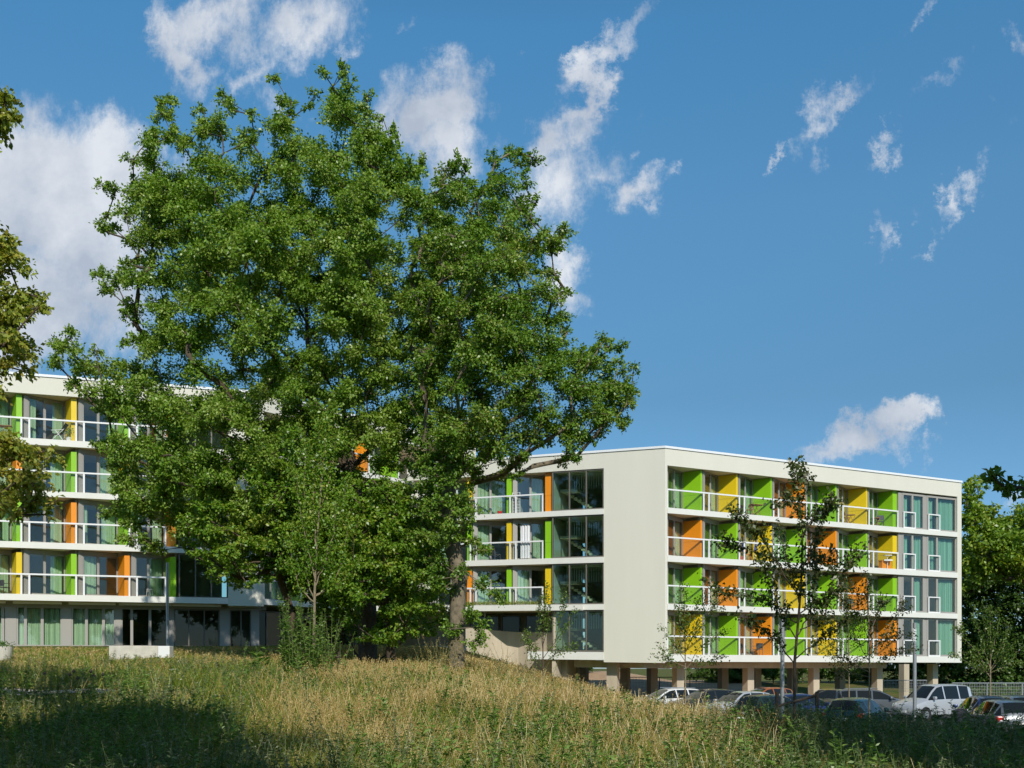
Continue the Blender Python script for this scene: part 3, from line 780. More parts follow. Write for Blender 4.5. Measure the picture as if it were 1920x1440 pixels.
tree('broadleaf_tree', 'biggest tree, tall dense green crown in the middle of the lawn', 'tree', trk, c1, r1, M['oak'], M['bark'], 1150, .145, .42, twigs=16)

# --- the second tree, bare trunk before the ramp
p2 = [(828, 292), (880, 290), (902, 335), (922, 282), (960, 272), (1005, 282), (1012, 370), (1015, 405), (1065, 412), (1074, 450), (1048, 485), (1060, 540), (1070, 600), (1085, 640), (1130, 625), (1170, 636), (1188, 690), (1204, 740), (1180, 805), (1130, 818), (1085, 872), (1058, 875), (1036, 838), (1000, 858), (978, 895), (955, 905), (930, 885), (905, 905), (890, 950), (905, 1000), (930, 1035), (905, 1058), (862, 1040), (800, 1000), (765, 940), (770, 860), (760, 790), (755, 740), (760, 660), (755, 560), (760, 450), (785, 360)]
Y2 = 43.0
holes2 = [(892, 722, 15), (882, 762, 14), (925, 745, 12), (1085, 740, 16), (935, 400, 12), (1030, 760, 12)]
c2, r2 = crown_clumps(p2, Y2, 4.2, 360, .92, holes2, mind=.8)
print('clumps', len(c2))
low = np.array([ray(x, y, Y2-1.3+d) for x, y, d in ((845, 990, 0), (825, 940, -.3), (865, 930, 0), (840, 880, -.2), (870, 870, .1), (815, 890, .2), (850, 830, 0), (880, 820, -.2), (835, 800, .1), (860, 780, .2), (805, 960, 0), (790, 1000, .1), (880, 960, .2), (820, 1010, 0))]+[ray(x, y, Y2+d) for x, y, d in ((835, 1100, -.5), (800, 1080, -1), (905, 1095, -.6), (930, 1120, -1.2), (885, 1150, -.8), (900, 1175, -1.2), (830, 1140, .5), (815, 1050, -.6), (870, 1070, -1), (780, 1110, 0), (845, 1180, -.7), (890, 1200, -.9))])
c2 = np.concatenate([c2, low]); r2 = np.concatenate([r2, np.full(len(low), .55)])
tips = [(960, 285, .45), (1000, 295, .45), (925, 295, .4), (1062, 432, .42), (1045, 455, .5), (1130, 640, .45), (1165, 650, .42), (1188, 690, .35), (1186, 740, .42), (1175, 795, .42), (1125, 812, .45), (1060, 862, .42), (1075, 860, .4), (1055, 600, .5), (1060, 545, .45), (860, 300, .45), (835, 320, .45), (940, 890, .45), (970, 890, .45), (1150, 720, .5), (1140, 770, .5)]
tp = np.array([ray(x, y, Y2+rng.normal()*.6) for x, y, r in tips]); c2 = np.concatenate([c2, tp]); r2 = np.concatenate([r2, [t[2] for t in tips]])
b2 = gpt((855-CX)/F*Y2, Y2)
trk2 = [b2-np.array([0, 0, .2]), ray(857, 1190, Y2), ray(858, 1130, Y2), ray(862, 1080, Y2), ray(850, 1030, Y2), ray(840, 960, Y2+.2), ray(842, 900, Y2), ray(850, 830, Y2), ray(872, 740, Y2), ray(892, 680, Y2)]
tree('broadleaf_tree', 'second largest tree, thick pale bare trunk standing left of the concrete ramp wall', 'tree', trk2, c2, r2, M['maple'], pbr('mottled_bark', (.26, .21, .14), .9, var=.6, scale=5, bump=.7, bscale=25), 960, .13, .33, twigs=15)

# --- lower tree standing under the big crown
p3 = [(640, 900), (700, 880), (760, 900), (800, 960), (835, 1010), (840, 1060), (815, 1110), (830, 1150), (800, 1200), (740, 1218), (690, 1212), (650, 1190), (600, 1120), (560, 1060), (580, 980)]
Y3 = 44.0
c3, r3 = crown_clumps(p3, Y3, 2.6, 150, .8, [(700, 1150, 30), (720, 1110, 18), (670, 1180, 20)], mind=.8)
b3 = gpt((735-CX)/F*45, 45.0)
tree('understorey_tree', 'low spreading tree with layered boughs under the biggest tree', 'tree', [b3-np.array([0, 0, .2]), b3+np.array([-.1, -.3, 1.6]), b3+np.array([-.3, -.6, 3.2]), b3+np.array([-.5, -.8, 4.6])], c3, r3, M['hornbeam'], M['bark'], 480, .16, .2, twigs=11, flat=.45, down=.6)
# dense low boughs on the left under the big crown
p4 = [(360, 900), (440, 850), (540, 830), (600, 860), (620, 960), (600, 1040), (540, 1090), (470, 1110), (400, 1100), (350, 1040), (330, 960)]
c4, r4 = crown_clumps(p4, 43.5, 2.2, 95, .8, [(420, 1060, 16), (350, 940, 20)], mind=.8)
b4 = gpt((560-CX)/F*45.5, 45.5)
tree('understorey_tree', 'small bushy tree leaning left under the biggest tree, in front of the dark glazing', 'tree', [b4-np.array([0, 0, .2]), b4+np.array([-.3, -.2, 2.2]), b4+np.array([-.9, -.6, 4.2]), b4+np.array([-1.6, -1, 5.6])], c4, r4, M['hornbeam'], M['bark'], 480, .16, .16, twigs=11, flat=.5, down=.6)

# --- tree whose boughs reach in at the left edge
YL = 21.0
cl = []; rl = []
for (x, y, r) in ((0, 185, .36), (12, 215, .3), (-25, 200, .5), (-15, 235, .4), (18, 225, .22), (-60, 240, .8), (5, 455, .35), (20, 500, .45), (-20, 480, .6), (35, 545, .45), (15, 580, .5), (62, 565, .28), (80, 575, .2), (30, 620, .45), (0, 650, .5), (45, 660, .35), (10, 690, .35), (48, 700, .25), (-30, 600, .8), (-40, 700, .7), (20, 850, .5), (55, 850, .42), (85, 855, .28), (30, 890, .5), (70, 895, .36), (15, 920, .45), (50, 930, .35), (75, 945, .25), (100, 950, .18), (0, 830, .5), (-30, 880, .7), (-20, 940, .5), (25, 955, .22), (-60, 820, .7), (-90, 560, .9), (-110, 650, .9), (-100, 760, .8), (-70, 420, .8), (-90, 330, .8), (-130, 200, 1.), (-120, 480, .9), (-150, 900, .8), (-170, 620, 1.)):
    for q in range(2):
        cl.append(ray(x+rng.normal()*6, y+rng.normal()*6, YL+rng.normal()*.7)); rl.append(r*rng.uniform(.85, 1.1))
bl_ = gpt(-14.5, 21.5)
for _ in range(90):
    a = rng.uniform(0, 2*np.pi); q = rng.uniform(1, 4.2); z = rng.uniform(4.5, 17)
    X_ = -15.5+q*math.cos(a); Yq = 20.5+q*math.sin(a)
    if X_ > -.53*Yq-1.2: continue
    cl.append(np.array([X_, Yq, z])); rl.append(.95)
tree('lime_tree', 'yellowing tree reaching in from the left edge before the taller block', 'tree', [bl_-np.array([0, 0, .2]), bl_+np.array([0, 0, 3]), bl_+np.array([.1, 0, 6]), bl_+np.array([.3, 0, 9]), bl_+np.array([.3, .1, 13])], np.array(cl), np.array(rl), M['edgeleaf'], M['bark'], 900, .115, .26, twigs=9, droop=.5, down=.3)

# --- tree just outside the right edge, one dark bough in view
cr_, rr_ = [], []
for (x, y, r) in ((1862, 893, .16), (1878, 900, .2), (1893, 908, .22), (1905, 915, .25), (1918, 908, .25), (1930, 918, .3), (1950, 905, .4), (1980, 900, .5), (1890, 922, .12), (1870, 890, .14), (1855, 892, .1)):
    cr_.append(ray(x, y, 20+rng.normal()*.2)); rr_.append(r)
for _ in range(230):
    a = rng.uniform(0, 2*np.pi); q = 5.2*math.sqrt(rng.random()); z = rng.uniform(7, 20)
    X_ = 16.5+q*math.cos(a); Yq = 13+q*math.sin(a)
    if X_ < .53*Yq+1.3: continue
    cr_.append(np.array([X_, Yq, z])); rr_.append(1.1)
br_ = gpt(16.5, 13.0)
tree('roadside_tree', 'dark leafy bough of a near tree poking in at the top of the right edge', 'tree', [br_-np.array([0, 0, .2]), br_+np.array([0, 0, 3]), br_+np.array([.1, 0, 6]), br_+np.array([-.2, .1, 9]), br_+np.array([0, .1, 14])], np.array(cr_), np.array(rr_), M['maple'], M['bark'], 330, .15, .28, twigs=9)
# --- trees behind the photographer: they shade the foreground and show in the window glass
def shade_tree(X, Y, H, rad, n, label, zlow=5):
    b = gpt(X, Y); C_ = []
    for _ in range(n):
        a = rng.uniform(0, 2*np.pi); z = rng.uniform(zlow, H); k = 1-((z-(zlow+H)/2)/((H-zlow)/2))**2*.75
        q = rad*math.sqrt(rng.random())*k; C_.append((X+q*math.cos(a), Y+q*math.sin(a), z))
    tree('roadside_tree', label, 'tree', [b-np.array([0, 0, .2]), b+np.array([0, 0, H*.2]), b+np.array([.2, 0, H*.4]), b+np.array([0, .1, H*.65])], np.array(C_), np.full(n, 1.25), M['maple'], M['bark'], 420, .26, .3, group='trees behind the photographer', twigs=9, twigdraw=False)
SL = 'tree of the row behind the photographer, shading the foreground'
for args in ((-11.5, -2, 22, 5.5, 210), (-2.2, -3.5, 24, 3.8, 140), (-21, 3, 19, 5.5, 170), (22, 0, 23, 5.5, 210), (13.6, 1.5, 24, 3.8, 210)):
    shade_tree(*args, SL)

# --- far trees on the right and behind the block
pf = [(1790, 905), (1830, 880), (1850, 892), (1852, 930), (1875, 950), (1905, 940), (1950, 952), (2010, 960), (2050, 1090), (1960, 1110), (1880, 1095), (1790, 1120)]
cf, rf = crown_clumps(pf, 90, 4.5, 170, 1.7, (), mind=1.0, edge=.6)
bf = gpt((1975-CX)/F*92, 92.0)
tree('broadleaf_tree', 'sunlit yellow green tree beyond the right end of the raised block', 'tree', [bf, bf+np.array([0, 0, 3]), bf+np.array([-.5, 0, 7]), bf+np.array([-1, 0, 11])], cf, rf, M['farleaf'], M['bark'], 420, .34, .4, twigs=9, twigdraw=False)
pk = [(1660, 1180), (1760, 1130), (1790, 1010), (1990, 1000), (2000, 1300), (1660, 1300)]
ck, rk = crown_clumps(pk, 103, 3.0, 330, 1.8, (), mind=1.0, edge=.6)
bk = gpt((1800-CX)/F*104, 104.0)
tree('broadleaf_tree', 'dark shaded tree behind the mesh fence and the last column', 'tree', [bk, bk+np.array([0, 0, 2.5]), bk+np.array([0, 0, 5])], ck, rk, M['shadeleaf'], M['bark'], 300, .38, .35, twigs=9, twigdraw=False)
SH = 'shrubs on the bank behind the columns'
for (px, Y, w_, h_, lab) in ((1345, 99, 2.4, 2.8, 'green shrub on the bank seen left of the second column'), (1385, 98, 1.7, 2.6, 'leafy shrub on the bank just left of the second column base'), (1450, 96, 2.6, 3.6, 'dark shrub on the bank behind the left lamp post'), (1505, 98, 2.6, 3.6, 'dense shrub on the bank behind the dark young tree'), (1570, 97, 3.0, 3.6, 'bright green shrub on the bank right of the third column'), (1640, 98, 2.8, 3.6, 'green shrub on the bank behind the fourth column'), (1085, 98, 2.0, 2.4, 'small dark shrub seen under the stair windows')):
    X_ = (px-CX)/F*Y; b = gpt(X_, Y); n = 34; Y += 9; w_ *= 1.1; X_ = (px-CX)/F*Y; b = gpt(X_, Y)
    Cq = np.stack([X_+rng.normal(size=n)*w_*.5, Y+rng.normal(size=n)*.8, b[2]+rng.uniform(.3, h_, n)], 1)
    tree('shrub', lab, 'shrub', [b-np.array([0, 0, .1]), b+np.array([0, 0, .4]), b+np.array([0, 0, h_*.5])], Cq, np.full(n, .75), M['shrub'], M['bark'], 220, .24, .07, group=SH, twigs=8, twigdraw=False, step=.6)

# --- young trees drawn branch by branch
def sapling(name, label, Y, trunk, branches, mat, bark, ln, dens, r0, spread=.16, yj=.9, group=None, sub=True):
    bx = (trunk[0][0]-CX)/F*Y; base = np.array([bx, Y, float(height(bx, Y))-.05])
    root = thing(name, label, 'tree', tuple(base), group)
    def path(pts, dy0, dy1):
        k = len(pts); P = [ray(x, y, Y+dy0+(dy1-dy0)*i/max(1, k-1)) for i, (x, y) in enumerate(pts)]
        return np.array(P)
    def fine(P, n=4):
        t = np.linspace(0, len(P)-1, (len(P)-1)*n+1); return np.stack([np.interp(t, np.arange(len(P)), P[:, c]) for c in range(3)], 1)
    T = path(trunk, 0, 0); T = np.concatenate([[base], T[1:]]); T = fine(T)
    ch = [(T, np.linspace(r0, .008, len(T)))]
    Ps, Ds = [], []
    def leaves(P, d, start=.2):
        seg = np.linalg.norm(np.diff(P, axis=0), axis=1); Lt = seg.sum(); n = int(Lt*d)
        if n < 1: return
        t = rng.uniform(start, 1.03, n)*(len(P)-1); i = np.minimum(t.astype(int), len(P)-2); f = (t-i)[:, None]
        p = P[i]*(1-f)+P[i+1]*f+rng.normal(size=(n, 3))*spread
        Ps.append(p); dd = rng.normal(size=(n, 3)); dd[:, 2] -= .5; Ds.append(dd)
    leaves(T, dens, .45)
    for bp in branches:
        P = fine(path(bp, rng.uniform(-.1, .1), rng.uniform(-yj, yj))); m_ = len(P)
        P[1:-1] += rng.normal(size=(m_-2, 3))*.02
        ch.append((P, np.linspace(max(.012, r0*.42), .005, m_))); leaves(P, dens)
        if sub:
            for _ in range(max(2, int(m_*.5))):
                i = rng.integers(m_//4, m_); L_ = rng.uniform(.3, .75)
                d = unit(P[min(i+1, m_-1)]-P[max(i-1, 0)])+rng.normal(size=3)*.55; d[2] = abs(d[2])*.8+.15; d = unit(d)
                Q_ = np.array([P[i], P[i]+d*L_*.5, P[i]+d*L_+np.array([0, 0, -.04])]); Q_ = fine(Q_, 3)
                ch.append((Q_, np.linspace(.008, .003, len(Q_)))); leaves(Q_, dens, .1)
    V, Q = tubes(ch, 6)
    link('trunk', mesh_arrays('trunk', V-base, Q, smooth=True), bark, root)
    P = np.concatenate(Ps); D = np.concatenate(Ds); Nn = rng.normal(size=P.shape); Nn[:, 2] += .7
    l = ln*rng.uniform(.6, 1.2, len(P))
    link('crown', leaf_mesh('crown', P-base, D, Nn, l, l*.6), mat, root)
    return root

sapling('young_tree', 'dark leaved young tree with loose wide branches before the loggias', 33,
        [(1489, 1420), (1490, 1240), (1497, 1160), (1502, 1100), (1505, 1000), (1500, 940), (1486, 872)],
        [[(1490, 1245), (1455, 1200), (1420, 1172), (1375, 1150)], [(1492, 1235), (1535, 1200), (1570, 1172), (1600, 1152)], [(1497, 1170), (1450, 1132), (1400, 1115), (1345, 1112)],
         [(1500, 1125), (1460, 1060), (1430, 1010), (1390, 965), (1372, 952)], [(1500, 1105), (1450, 1045), (1400, 1030), (1360, 1015)], [(1503, 1070), (1535, 1005), (1548, 960), (1556, 935)],
         [(1503, 1060), (1545, 1050), (1585, 1060), (1603, 1045)], [(1502, 960), (1478, 935), (1462, 948)], [(1500, 945), (1512, 905), (1505, 878)], [(1500, 1150), (1530, 1130), (1570, 1110), (1590, 1060)],
         [(1503, 1010), (1530, 960), (1555, 945)], [(1500, 1180), (1545, 1160), (1560, 1100), (1565, 1060)], [(1494, 1200), (1465, 1150), (1440, 1090), (1425, 1050)], [(1498, 1130), (1480, 1060), (1465, 1010)], [(1497, 1190), (1520, 1150), (1530, 1080), (1528, 1040)]],
        M['darkleaf'], M['bark'], .15, 54, .055, .09)
sapling('young_tree', 'thin upright young tree before the first yellow panel beside the blank wall', 36,
        [(1285, 1400), (1285, 1245), (1284, 1180), (1283, 1100)],
        [[(1285, 1240), (1262, 1205), (1246, 1185)], [(1285, 1225), (1308, 1170), (1322, 1132)], [(1285, 1240), (1325, 1245), (1352, 1230)], [(1285, 1210), (1272, 1160), (1272, 1125)], [(1285, 1250), (1258, 1240), (1240, 1228)], [(1285, 1200), (1325, 1155), (1337, 1140)], [(1285, 1195), (1300, 1150), (1312, 1120)], [(1285, 1255), (1310, 1215), (1340, 1195)]],
        M['sapleaf'], M['palebark'], .09, 58, .03, .075)
sapling('young_tree', 'slim young tree in front of the estate car', 36,
        [(1630, 1400), (1630, 1240), (1628, 1130), (1624, 1078)],
        [[(1630, 1240), (1605, 1200), (1590, 1150), (1585, 1120)], [(1630, 1230), (1660, 1190), (1678, 1160), (1692, 1140)], [(1630, 1260), (1590, 1240), (1565, 1215)], [(1630, 1250), (1668, 1225), (1690, 1222)], [(1630, 1200), (1612, 1150), (1605, 1105)], [(1630, 1190), (1650, 1140), (1652, 1110)], [(1630, 1270), (1600, 1262), (1580, 1270)], [(1630, 1215), (1655, 1205), (1680, 1190)]],
        M['darkleaf'], M['palebark'], .10, 62, .032, .08)
sapling('young_tree', 'pale stemmed young tree between the estate car and the third column', 50,
        [(1592, 1345), (1592, 1240), (1590, 1150), (1586, 1085)],
        [[(1592, 1240), (1575, 1200), (1566, 1160)], [(1592, 1230), (1610, 1190), (1618, 1150)], [(1592, 1200), (1582, 1140), (1580, 1110)], [(1592, 1260), (1570, 1240), (1556, 1225)], [(1592, 1255), (1618, 1240), (1628, 1225)]],
        M['sapleaf'], M['palebark'], .11, 45, .035, .12)
sapling('young_tree', 'small young tree before the concrete ramp wall and stair windows', 44,
        [(1018, 1275), (1018, 1200), (1020, 1150), (1025, 1098)],
        [[(1018, 1250), (1000, 1212), (985, 1180)], [(1018, 1235), (1048, 1195), (1075, 1152)], [(1018, 1245), (1050, 1218), (1077, 1205)], [(1018, 1220), (1008, 1170), (1014, 1120)], [(1018, 1255), (995, 1232), (990, 1205)], [(1018, 1210), (1030, 1160), (1032, 1120)], [(1040, 1205), (1055, 1140), (1060, 1105)]],
        M['sapleaf'], M['bark'], .10, 55, .035, .075)
sapling('young_tree', 'young tree with branches in a wide V before the right mesh fence', 58,
        [(1857, 1330), (1857, 1250), (1857, 1200), (1856, 1140)],
        [[(1857, 1262), (1832, 1222), (1806, 1196), (1795, 1175)], [(1857, 1255), (1840, 1195), (1824, 1150)], [(1857, 1255), (1878, 1212), (1892, 1175)], [(1857, 1262), (1890, 1246), (1916, 1240)], [(1857, 1265), (1822, 1248), (1790, 1226)], [(1857, 1240), (1848, 1180), (1845, 1145)], [(1857, 1240), (1868, 1190), (1872, 1150)], [(1857, 1258), (1886, 1225), (1904, 1200)], [(1857, 1270), (1835, 1240), (1815, 1225)]],
        M['sapleaf'], M['palebark'], .13, 62, .05, .10)
sapling('young_tree', 'light green upright young tree with pale stems before the biggest tree', 38.5,
        [(588, 1262), (589, 1180), (590, 1110), (593, 1040), (598, 960), (606, 880), (612, 800)],
        [[(590, 1125), (575, 1080), (570, 1000), (572, 900), (576, 840)], [(591, 1118), (625, 1095), (645, 1040), (652, 960)], [(592, 1115), (640, 1092), (668, 1060)], [(592, 1080), (620, 1030), (640, 960), (650, 900)], [(594, 1030), (586, 960), (590, 880), (592, 820)], [(598, 960), (618, 900), (628, 830)], [(591, 1100), (608, 1060), (625, 1000), (632, 920)], [(590, 1130), (560, 1100), (545, 1040), (548, 980)], [(602, 930), (600, 860), (598, 790)], [(592, 1090), (578, 1030), (560, 950), (556, 880)]],
        M['hornbeam'], M['palebark'], .12, 105, .07, .11, yj=.7)

# ------------------------------------------------------------------ meadow
def blades(name, P, h, w, lean, mat, label, bend=.35):
    n = len(P); a = rng.uniform(0, 2*np.pi, n); S = np.stack([np.cos(a), np.sin(a), np.zeros(n)], 1)
    b = rng.uniform(0, 2*np.pi, n); B = np.stack([np.cos(b), np.sin(b), np.zeros(n)], 1)*(lean*rng.uniform(.1, 1, n))[:, None]
    Z = np.array([0, 0, 1.]); h = h[:, None]; w = w[:, None]
    m = P+Z*h*.55+B*h*.35; t = P+Z*h*(1-bend*.3)+B*h*1.0
    V = np.stack([P-S*w*.5, P+S*w*.5, m+S*w*.4, m-S*w*.4, t], 1).reshape(-1, 3)
    i = np.arange(n)[:, None]*5
    o = link(name, mesh_arrays(name, V, i+np.array([[0, 1, 2, 3]]), i+np.array([[3, 2, 4]])), mat)
    return tag(o, label, 'grass', kind='stuff')

def scatter(n, y0, y1, power=1.0):
    """ground points inside the widened view wedge, denser near the camera"""
    Y = y0+(y1-y0)*rng.random(n)**power; X = rng.uniform(-1, 1, n)*(.53*Y+1.5)
    ok = ~((X > 9.5+.02*Y) & (Y > 35.5)) & ~((Y > 58.5+.32*(X+25)) & (X < -15)) & ~((X > -15.5) & (Y > 62)) & ~((X > -9.3) & (Y > 60.5))
    ok &= ~((np.abs(X+12.7) < 3.7) & (np.abs(Y-32.3) < 1.0))
    return X[ok], Y[ok]

def patch(X, Y):
    return (np.sin(X*.55+1.1+.4*np.sin(Y*.31))*np.sin(Y*.43+.6)+.5*np.sin(X*1.3+Y*.8)+.35*np.sin(X*2.9-Y*1.7))
def px_of(X, Y): return CX+F*X/Y
def dryness(X, Y):
    px = px_of(X, Y); d = ss(420, 640, px)*(1-ss(1460, 1600, px)*.7)*(.15+.85*ss(17.5, 23, Y))
    d = np.maximum(d, .25*ss(33, 40, Y)); return np.clip(d*(.33+.44*patch(X, Y)+.22*np.sin(X*6.1+Y*2.7)*np.sin(Y*4.3-X*1.9)), .02, .95)

# green blades everywhere
X, Y = scatter(420000, 12.5, 62, 1.5)
keep = rng.random(len(X)) < (1-.3*dryness(X, Y)); X, Y = X[keep], Y[keep]
Z = height(X, Y)
far = ss(30, 55, Y); lawn = ss(38, 45, Y)*(1-ss(-13, -6, X))
h = rng.gamma(5, .062, len(X))*(1-.6*far)*(1+.2*patch(X, Y))*(1-.5*lawn); h = np.clip(h, .05, .7); h *= 1-.72*((np.abs(X+12.7) < 4) & (Y > 27.5) & (Y < 31.3))
w = .006+.0005*Y
blades('meadow_grass', np.stack([X, Y, Z-.01], 1), h, w*rng.uniform(.7, 1.4, len(X)), np.full(len(X), .95), M['grass'], 'green meadow grass growing over the whole slope')
# dry stalks with seed heads
X, Y = scatter(210000, 14.5, 57, 1.3)
keep = rng.random(len(X)) < dryness(X, Y); X, Y = X[keep], Y[keep]; Z = height(X, Y); n = len(X)
h = np.clip(rng.gamma(6, .078, n), .15, 1.15)*(1-.5*ss(30, 48, Y))*(1-.5*ss(38, 45, Y)*(1-ss(-13, -6, X))); P = np.stack([X, Y, Z], 1)
b = rng.uniform(0, 2*np.pi, n); T = np.stack([np.cos(b)*.42*h, np.sin(b)*.42*h, h*rng.uniform(.75, 1.0, n)], 1); w = (.003+.00032*Y)
S = np.stack([np.ones(n), np.zeros(n), np.zeros(n)], 1)*w[:, None]
V = np.stack([P-S*.5, P+S*.5, P+T+S*.3, P+T-S*.3], 1).reshape(-1, 3); Q = np.arange(n*4).reshape(n, 4)
Vs, Qs = [V], [Q]; off = len(V)
for k in range(9):
    c = P+T*(rng.uniform(.58, 1.04, n))[:, None]+rng.normal(size=(n, 3))*.03; d = rng.normal(size=(n, 3)); d[:, 2] = np.abs(d[:, 2])+.5; d = unit(d); L_ = (.022+.0009*Y)[:, None]*rng.uniform(.6, 1.3, (n, 1))
    s = unit(np.cross(d, rng.normal(size=(n, 3))))*(w*.8)[:, None]
    Vs.append(np.stack([c, c+d*L_*.5+s, c+d*L_, c+d*L_*.5-s], 1).reshape(-1, 3)); Qs.append(off+np.arange(n*4).reshape(n, 4)); off += n*4
tag(link('dry_grass', mesh_arrays('dry_grass', np.concatenate(Vs), np.concatenate(Qs)), M['drygrass']), 'straw coloured seeding grass across the middle of the slope', 'grass', kind='stuff')

# leafy weeds
def weeds(name, X, Y, H, leaves, ln, mat, label, kind='stuff', lw=.34, parent=None, base=None, spread=.2):
    Ps, Ds, Ns, Ls = [], [], [], []; ch = []
    for x, y, hh in zip(X, Y, H):
        g = np.array([x, y, float(height(x, y))]); tilt = rng.normal(size=2)*spread; top = g+np.array([tilt[0]*hh, tilt[1]*hh, hh]); m = (g+top)/2+np.array([-tilt[0]*.12, 0, .04*hh])
        ch.append((np.array([g, m, top]), np.array([.008, .006, .003])))
        k = max(5, int(leaves*hh)); t = rng.uniform(.12, 1.0, k)[:, None]
        p = g*(1-t)**2+2*m*t*(1-t)+top*t*t; a = rng.uniform(0, 2*np.pi, k); d = np.stack([np.cos(a), np.sin(a), rng.uniform(-.2, .9, k)], 1)
        Ps.append(p); Ds.append(d); nn = rng.normal(size=(k, 3))*.4; nn[:, 2] += .8; Ns.append(nn); Ls.append(ln*rng.uniform(.5, 1.25, k)*(1.25-.6*t[:, 0]))
    P = np.concatenate(Ps); D = np.concatenate(Ds); Nn = np.concatenate(Ns); l = np.concatenate(Ls)
    b0 = np.zeros(3) if base is None else base
    V, Q = tubes([(p-b0, r) for p, r in ch], 4)
    LV = leaf_mesh(name, P-b0, D, Nn, l, l*lw)
    return ch, (V, Q), LV
def weed_stuff(name, X, Y, H, leaves, ln, mat, label):
    ch, (V, Q), me = weeds(name, X, Y, H, leaves, ln, mat, label)
    nv = len(me.vertices); co = np.zeros(nv*3, np.float32); me.vertices.foreach_get('co', co)
    allV = np.concatenate([co.reshape(-1, 3), V]); allQ = np.concatenate([np.arange(nv).reshape(-1, 4), Q+nv])
    bpy.data.meshes.remove(me)
    return tag(link(name, mesh_arrays(name, allV, allQ), mat), label, 'weeds', kind='stuff')
X, Y = scatter(14000, 13.5, 44, 1.15); px = px_of(X, Y)
dens = .16+.22*(patch(X, Y) < -.35)+.5*(1-ss(380, 620, px))+.45*ss(1300, 1480, px)+.35*ss(20, 14.5, Y)
k = rng.random(len(X)) < dens; X, Y = X[k], Y[k]
weed_stuff('weeds', X, Y, np.clip(rng.normal(.52, .2, len(X)), .18, 1.1)*(1-.35*ss(30, 42, Y)), 38, .10, M['weed'], 'leafy grey green weeds mixed into the tall grass')

n = 1300; X = rng.uniform(5.5, 18, n); Y = rng.uniform(19, 30, n); k = np.abs(X) < .52*Y+.5; X, Y = X[k], Y[k]
weed_stuff('shaded_weeds', X, Y, np.clip(rng.normal(.72, .22, len(X)), .3, 1.25), 40, .12, M['weed'], 'dense leafy weeds in the shade before the parked cars')
# knee-high leafy clumps: docks, thistles and nettles in tight groups
n = 150; gx, gy = scatter(n, 14, 40, 1.2); X = (gx[:, None]+rng.normal(size=(len(gx), 9))*.28).ravel(); Y = (gy[:, None]+rng.normal(size=(len(gx), 9))*.28).ravel()
ok = (X < 9.5) | (Y < 33); X, Y = X[ok], Y[ok]
weed_stuff('leafy_clumps', X, Y, np.clip(rng.normal(.6, .22, len(X)), .2, 1.2)*(1-.4*ss(28, 40, Y)), 42, .16, M['tallweed'], 'knee high green leafy clumps scattered through the meadow')
# tall weeds round the foot of the light green young tree
def plant(name, label, px, Y, stems, hmin, hmax, leaves, ln, mat, rad, group=None, spread=.12, lw=.32):
    x0 = (px-CX)/F*Y; b = gpt(x0, Y); root = thing(name, label, 'plant', tuple(b), group)
    X_ = x0+rng.normal(size=stems)*rad; Y_ = Y+rng.normal(size=stems)*rad; H_ = rng.uniform(hmin, hmax, stems)
    ch, (V, Q), me = weeds(name, X_, Y_, H_, leaves, ln, mat, label, base=b, spread=spread, lw=lw)
    link('stem', mesh_arrays('stem', V, Q), M['sapstem'], root); link('leaves', me, mat, root)
    return root
M['sapstem'] = pbr('green_stem', (.22, .24, .09), .7)
WG = 'tall green weeds by the light green young tree'
plant('tall_weed', 'tall feathery green weed left of the pale young tree stem', 548, 37.5, 22, 1.6, 3.3, 36, .17, M['tallweed'], .22, WG, .08)
plant('tall_weed', 'tall feathery green weed hiding the foot of the pale young tree', 585, 37.2, 28, 1.0, 2.7, 38, .17, M['tallweed'], .30, WG, .14)
plant('tall_weed', 'tall feathery green weed arching right of the pale young tree', 622, 37.8, 9, 1.2, 2.5, 32, .15, M['tallweed'], .22, WG, .2)
plant('tall_weed', 'lone curled weed stem before the dark ground floor glazing', 449, 41, 1, 1.1, 1.2, 40, .12, M['tallweed'], .06, None, .2)
plant('broad_leaved_plant', 'bright broad leaved plant before the dark ground floor glazing', 490, 40, 3, .7, 1.0, 13, .42, M['tallweed'], .12, None, .25, .45)
plant('tall_weed', 'thin weed spike right of the fallen stake', 668, 40, 1, 1.0, 1.15, 30, .13, M['tallweed'], .05, None, .18)
plant('dry_weed', 'brown dried weed thicket at the foot of the second largest tree', 835, 41.3, 40, .7, 1.5, 30, .09, M['drygrass'], .45, None, .25)
plant('dry_weed', 'reddish dried weed before the concrete ramp wall', 950, 42, 26, .7, 1.6, 26, .08, M['drygrass'], .35, None, .3)
plant('dry_weed', 'pale dried weed at the right foot of the ramp wall', 1005, 40, 18, .5, 1.2, 26, .08, M['drygrass'], .35, None, .3)
plant('grey_weed', 'silvery leaved weed in sun at the edge of the right hand shade', 1405, 22, 16, .7, 1.1, 40, .12, M['weed'], .45, None, .25)
plant('grey_weed', 'silvery leaved weed just left of the shaded right foreground', 1345, 21, 14, .6, 1.0, 40, .12, M['weed'], .4, None, .25)
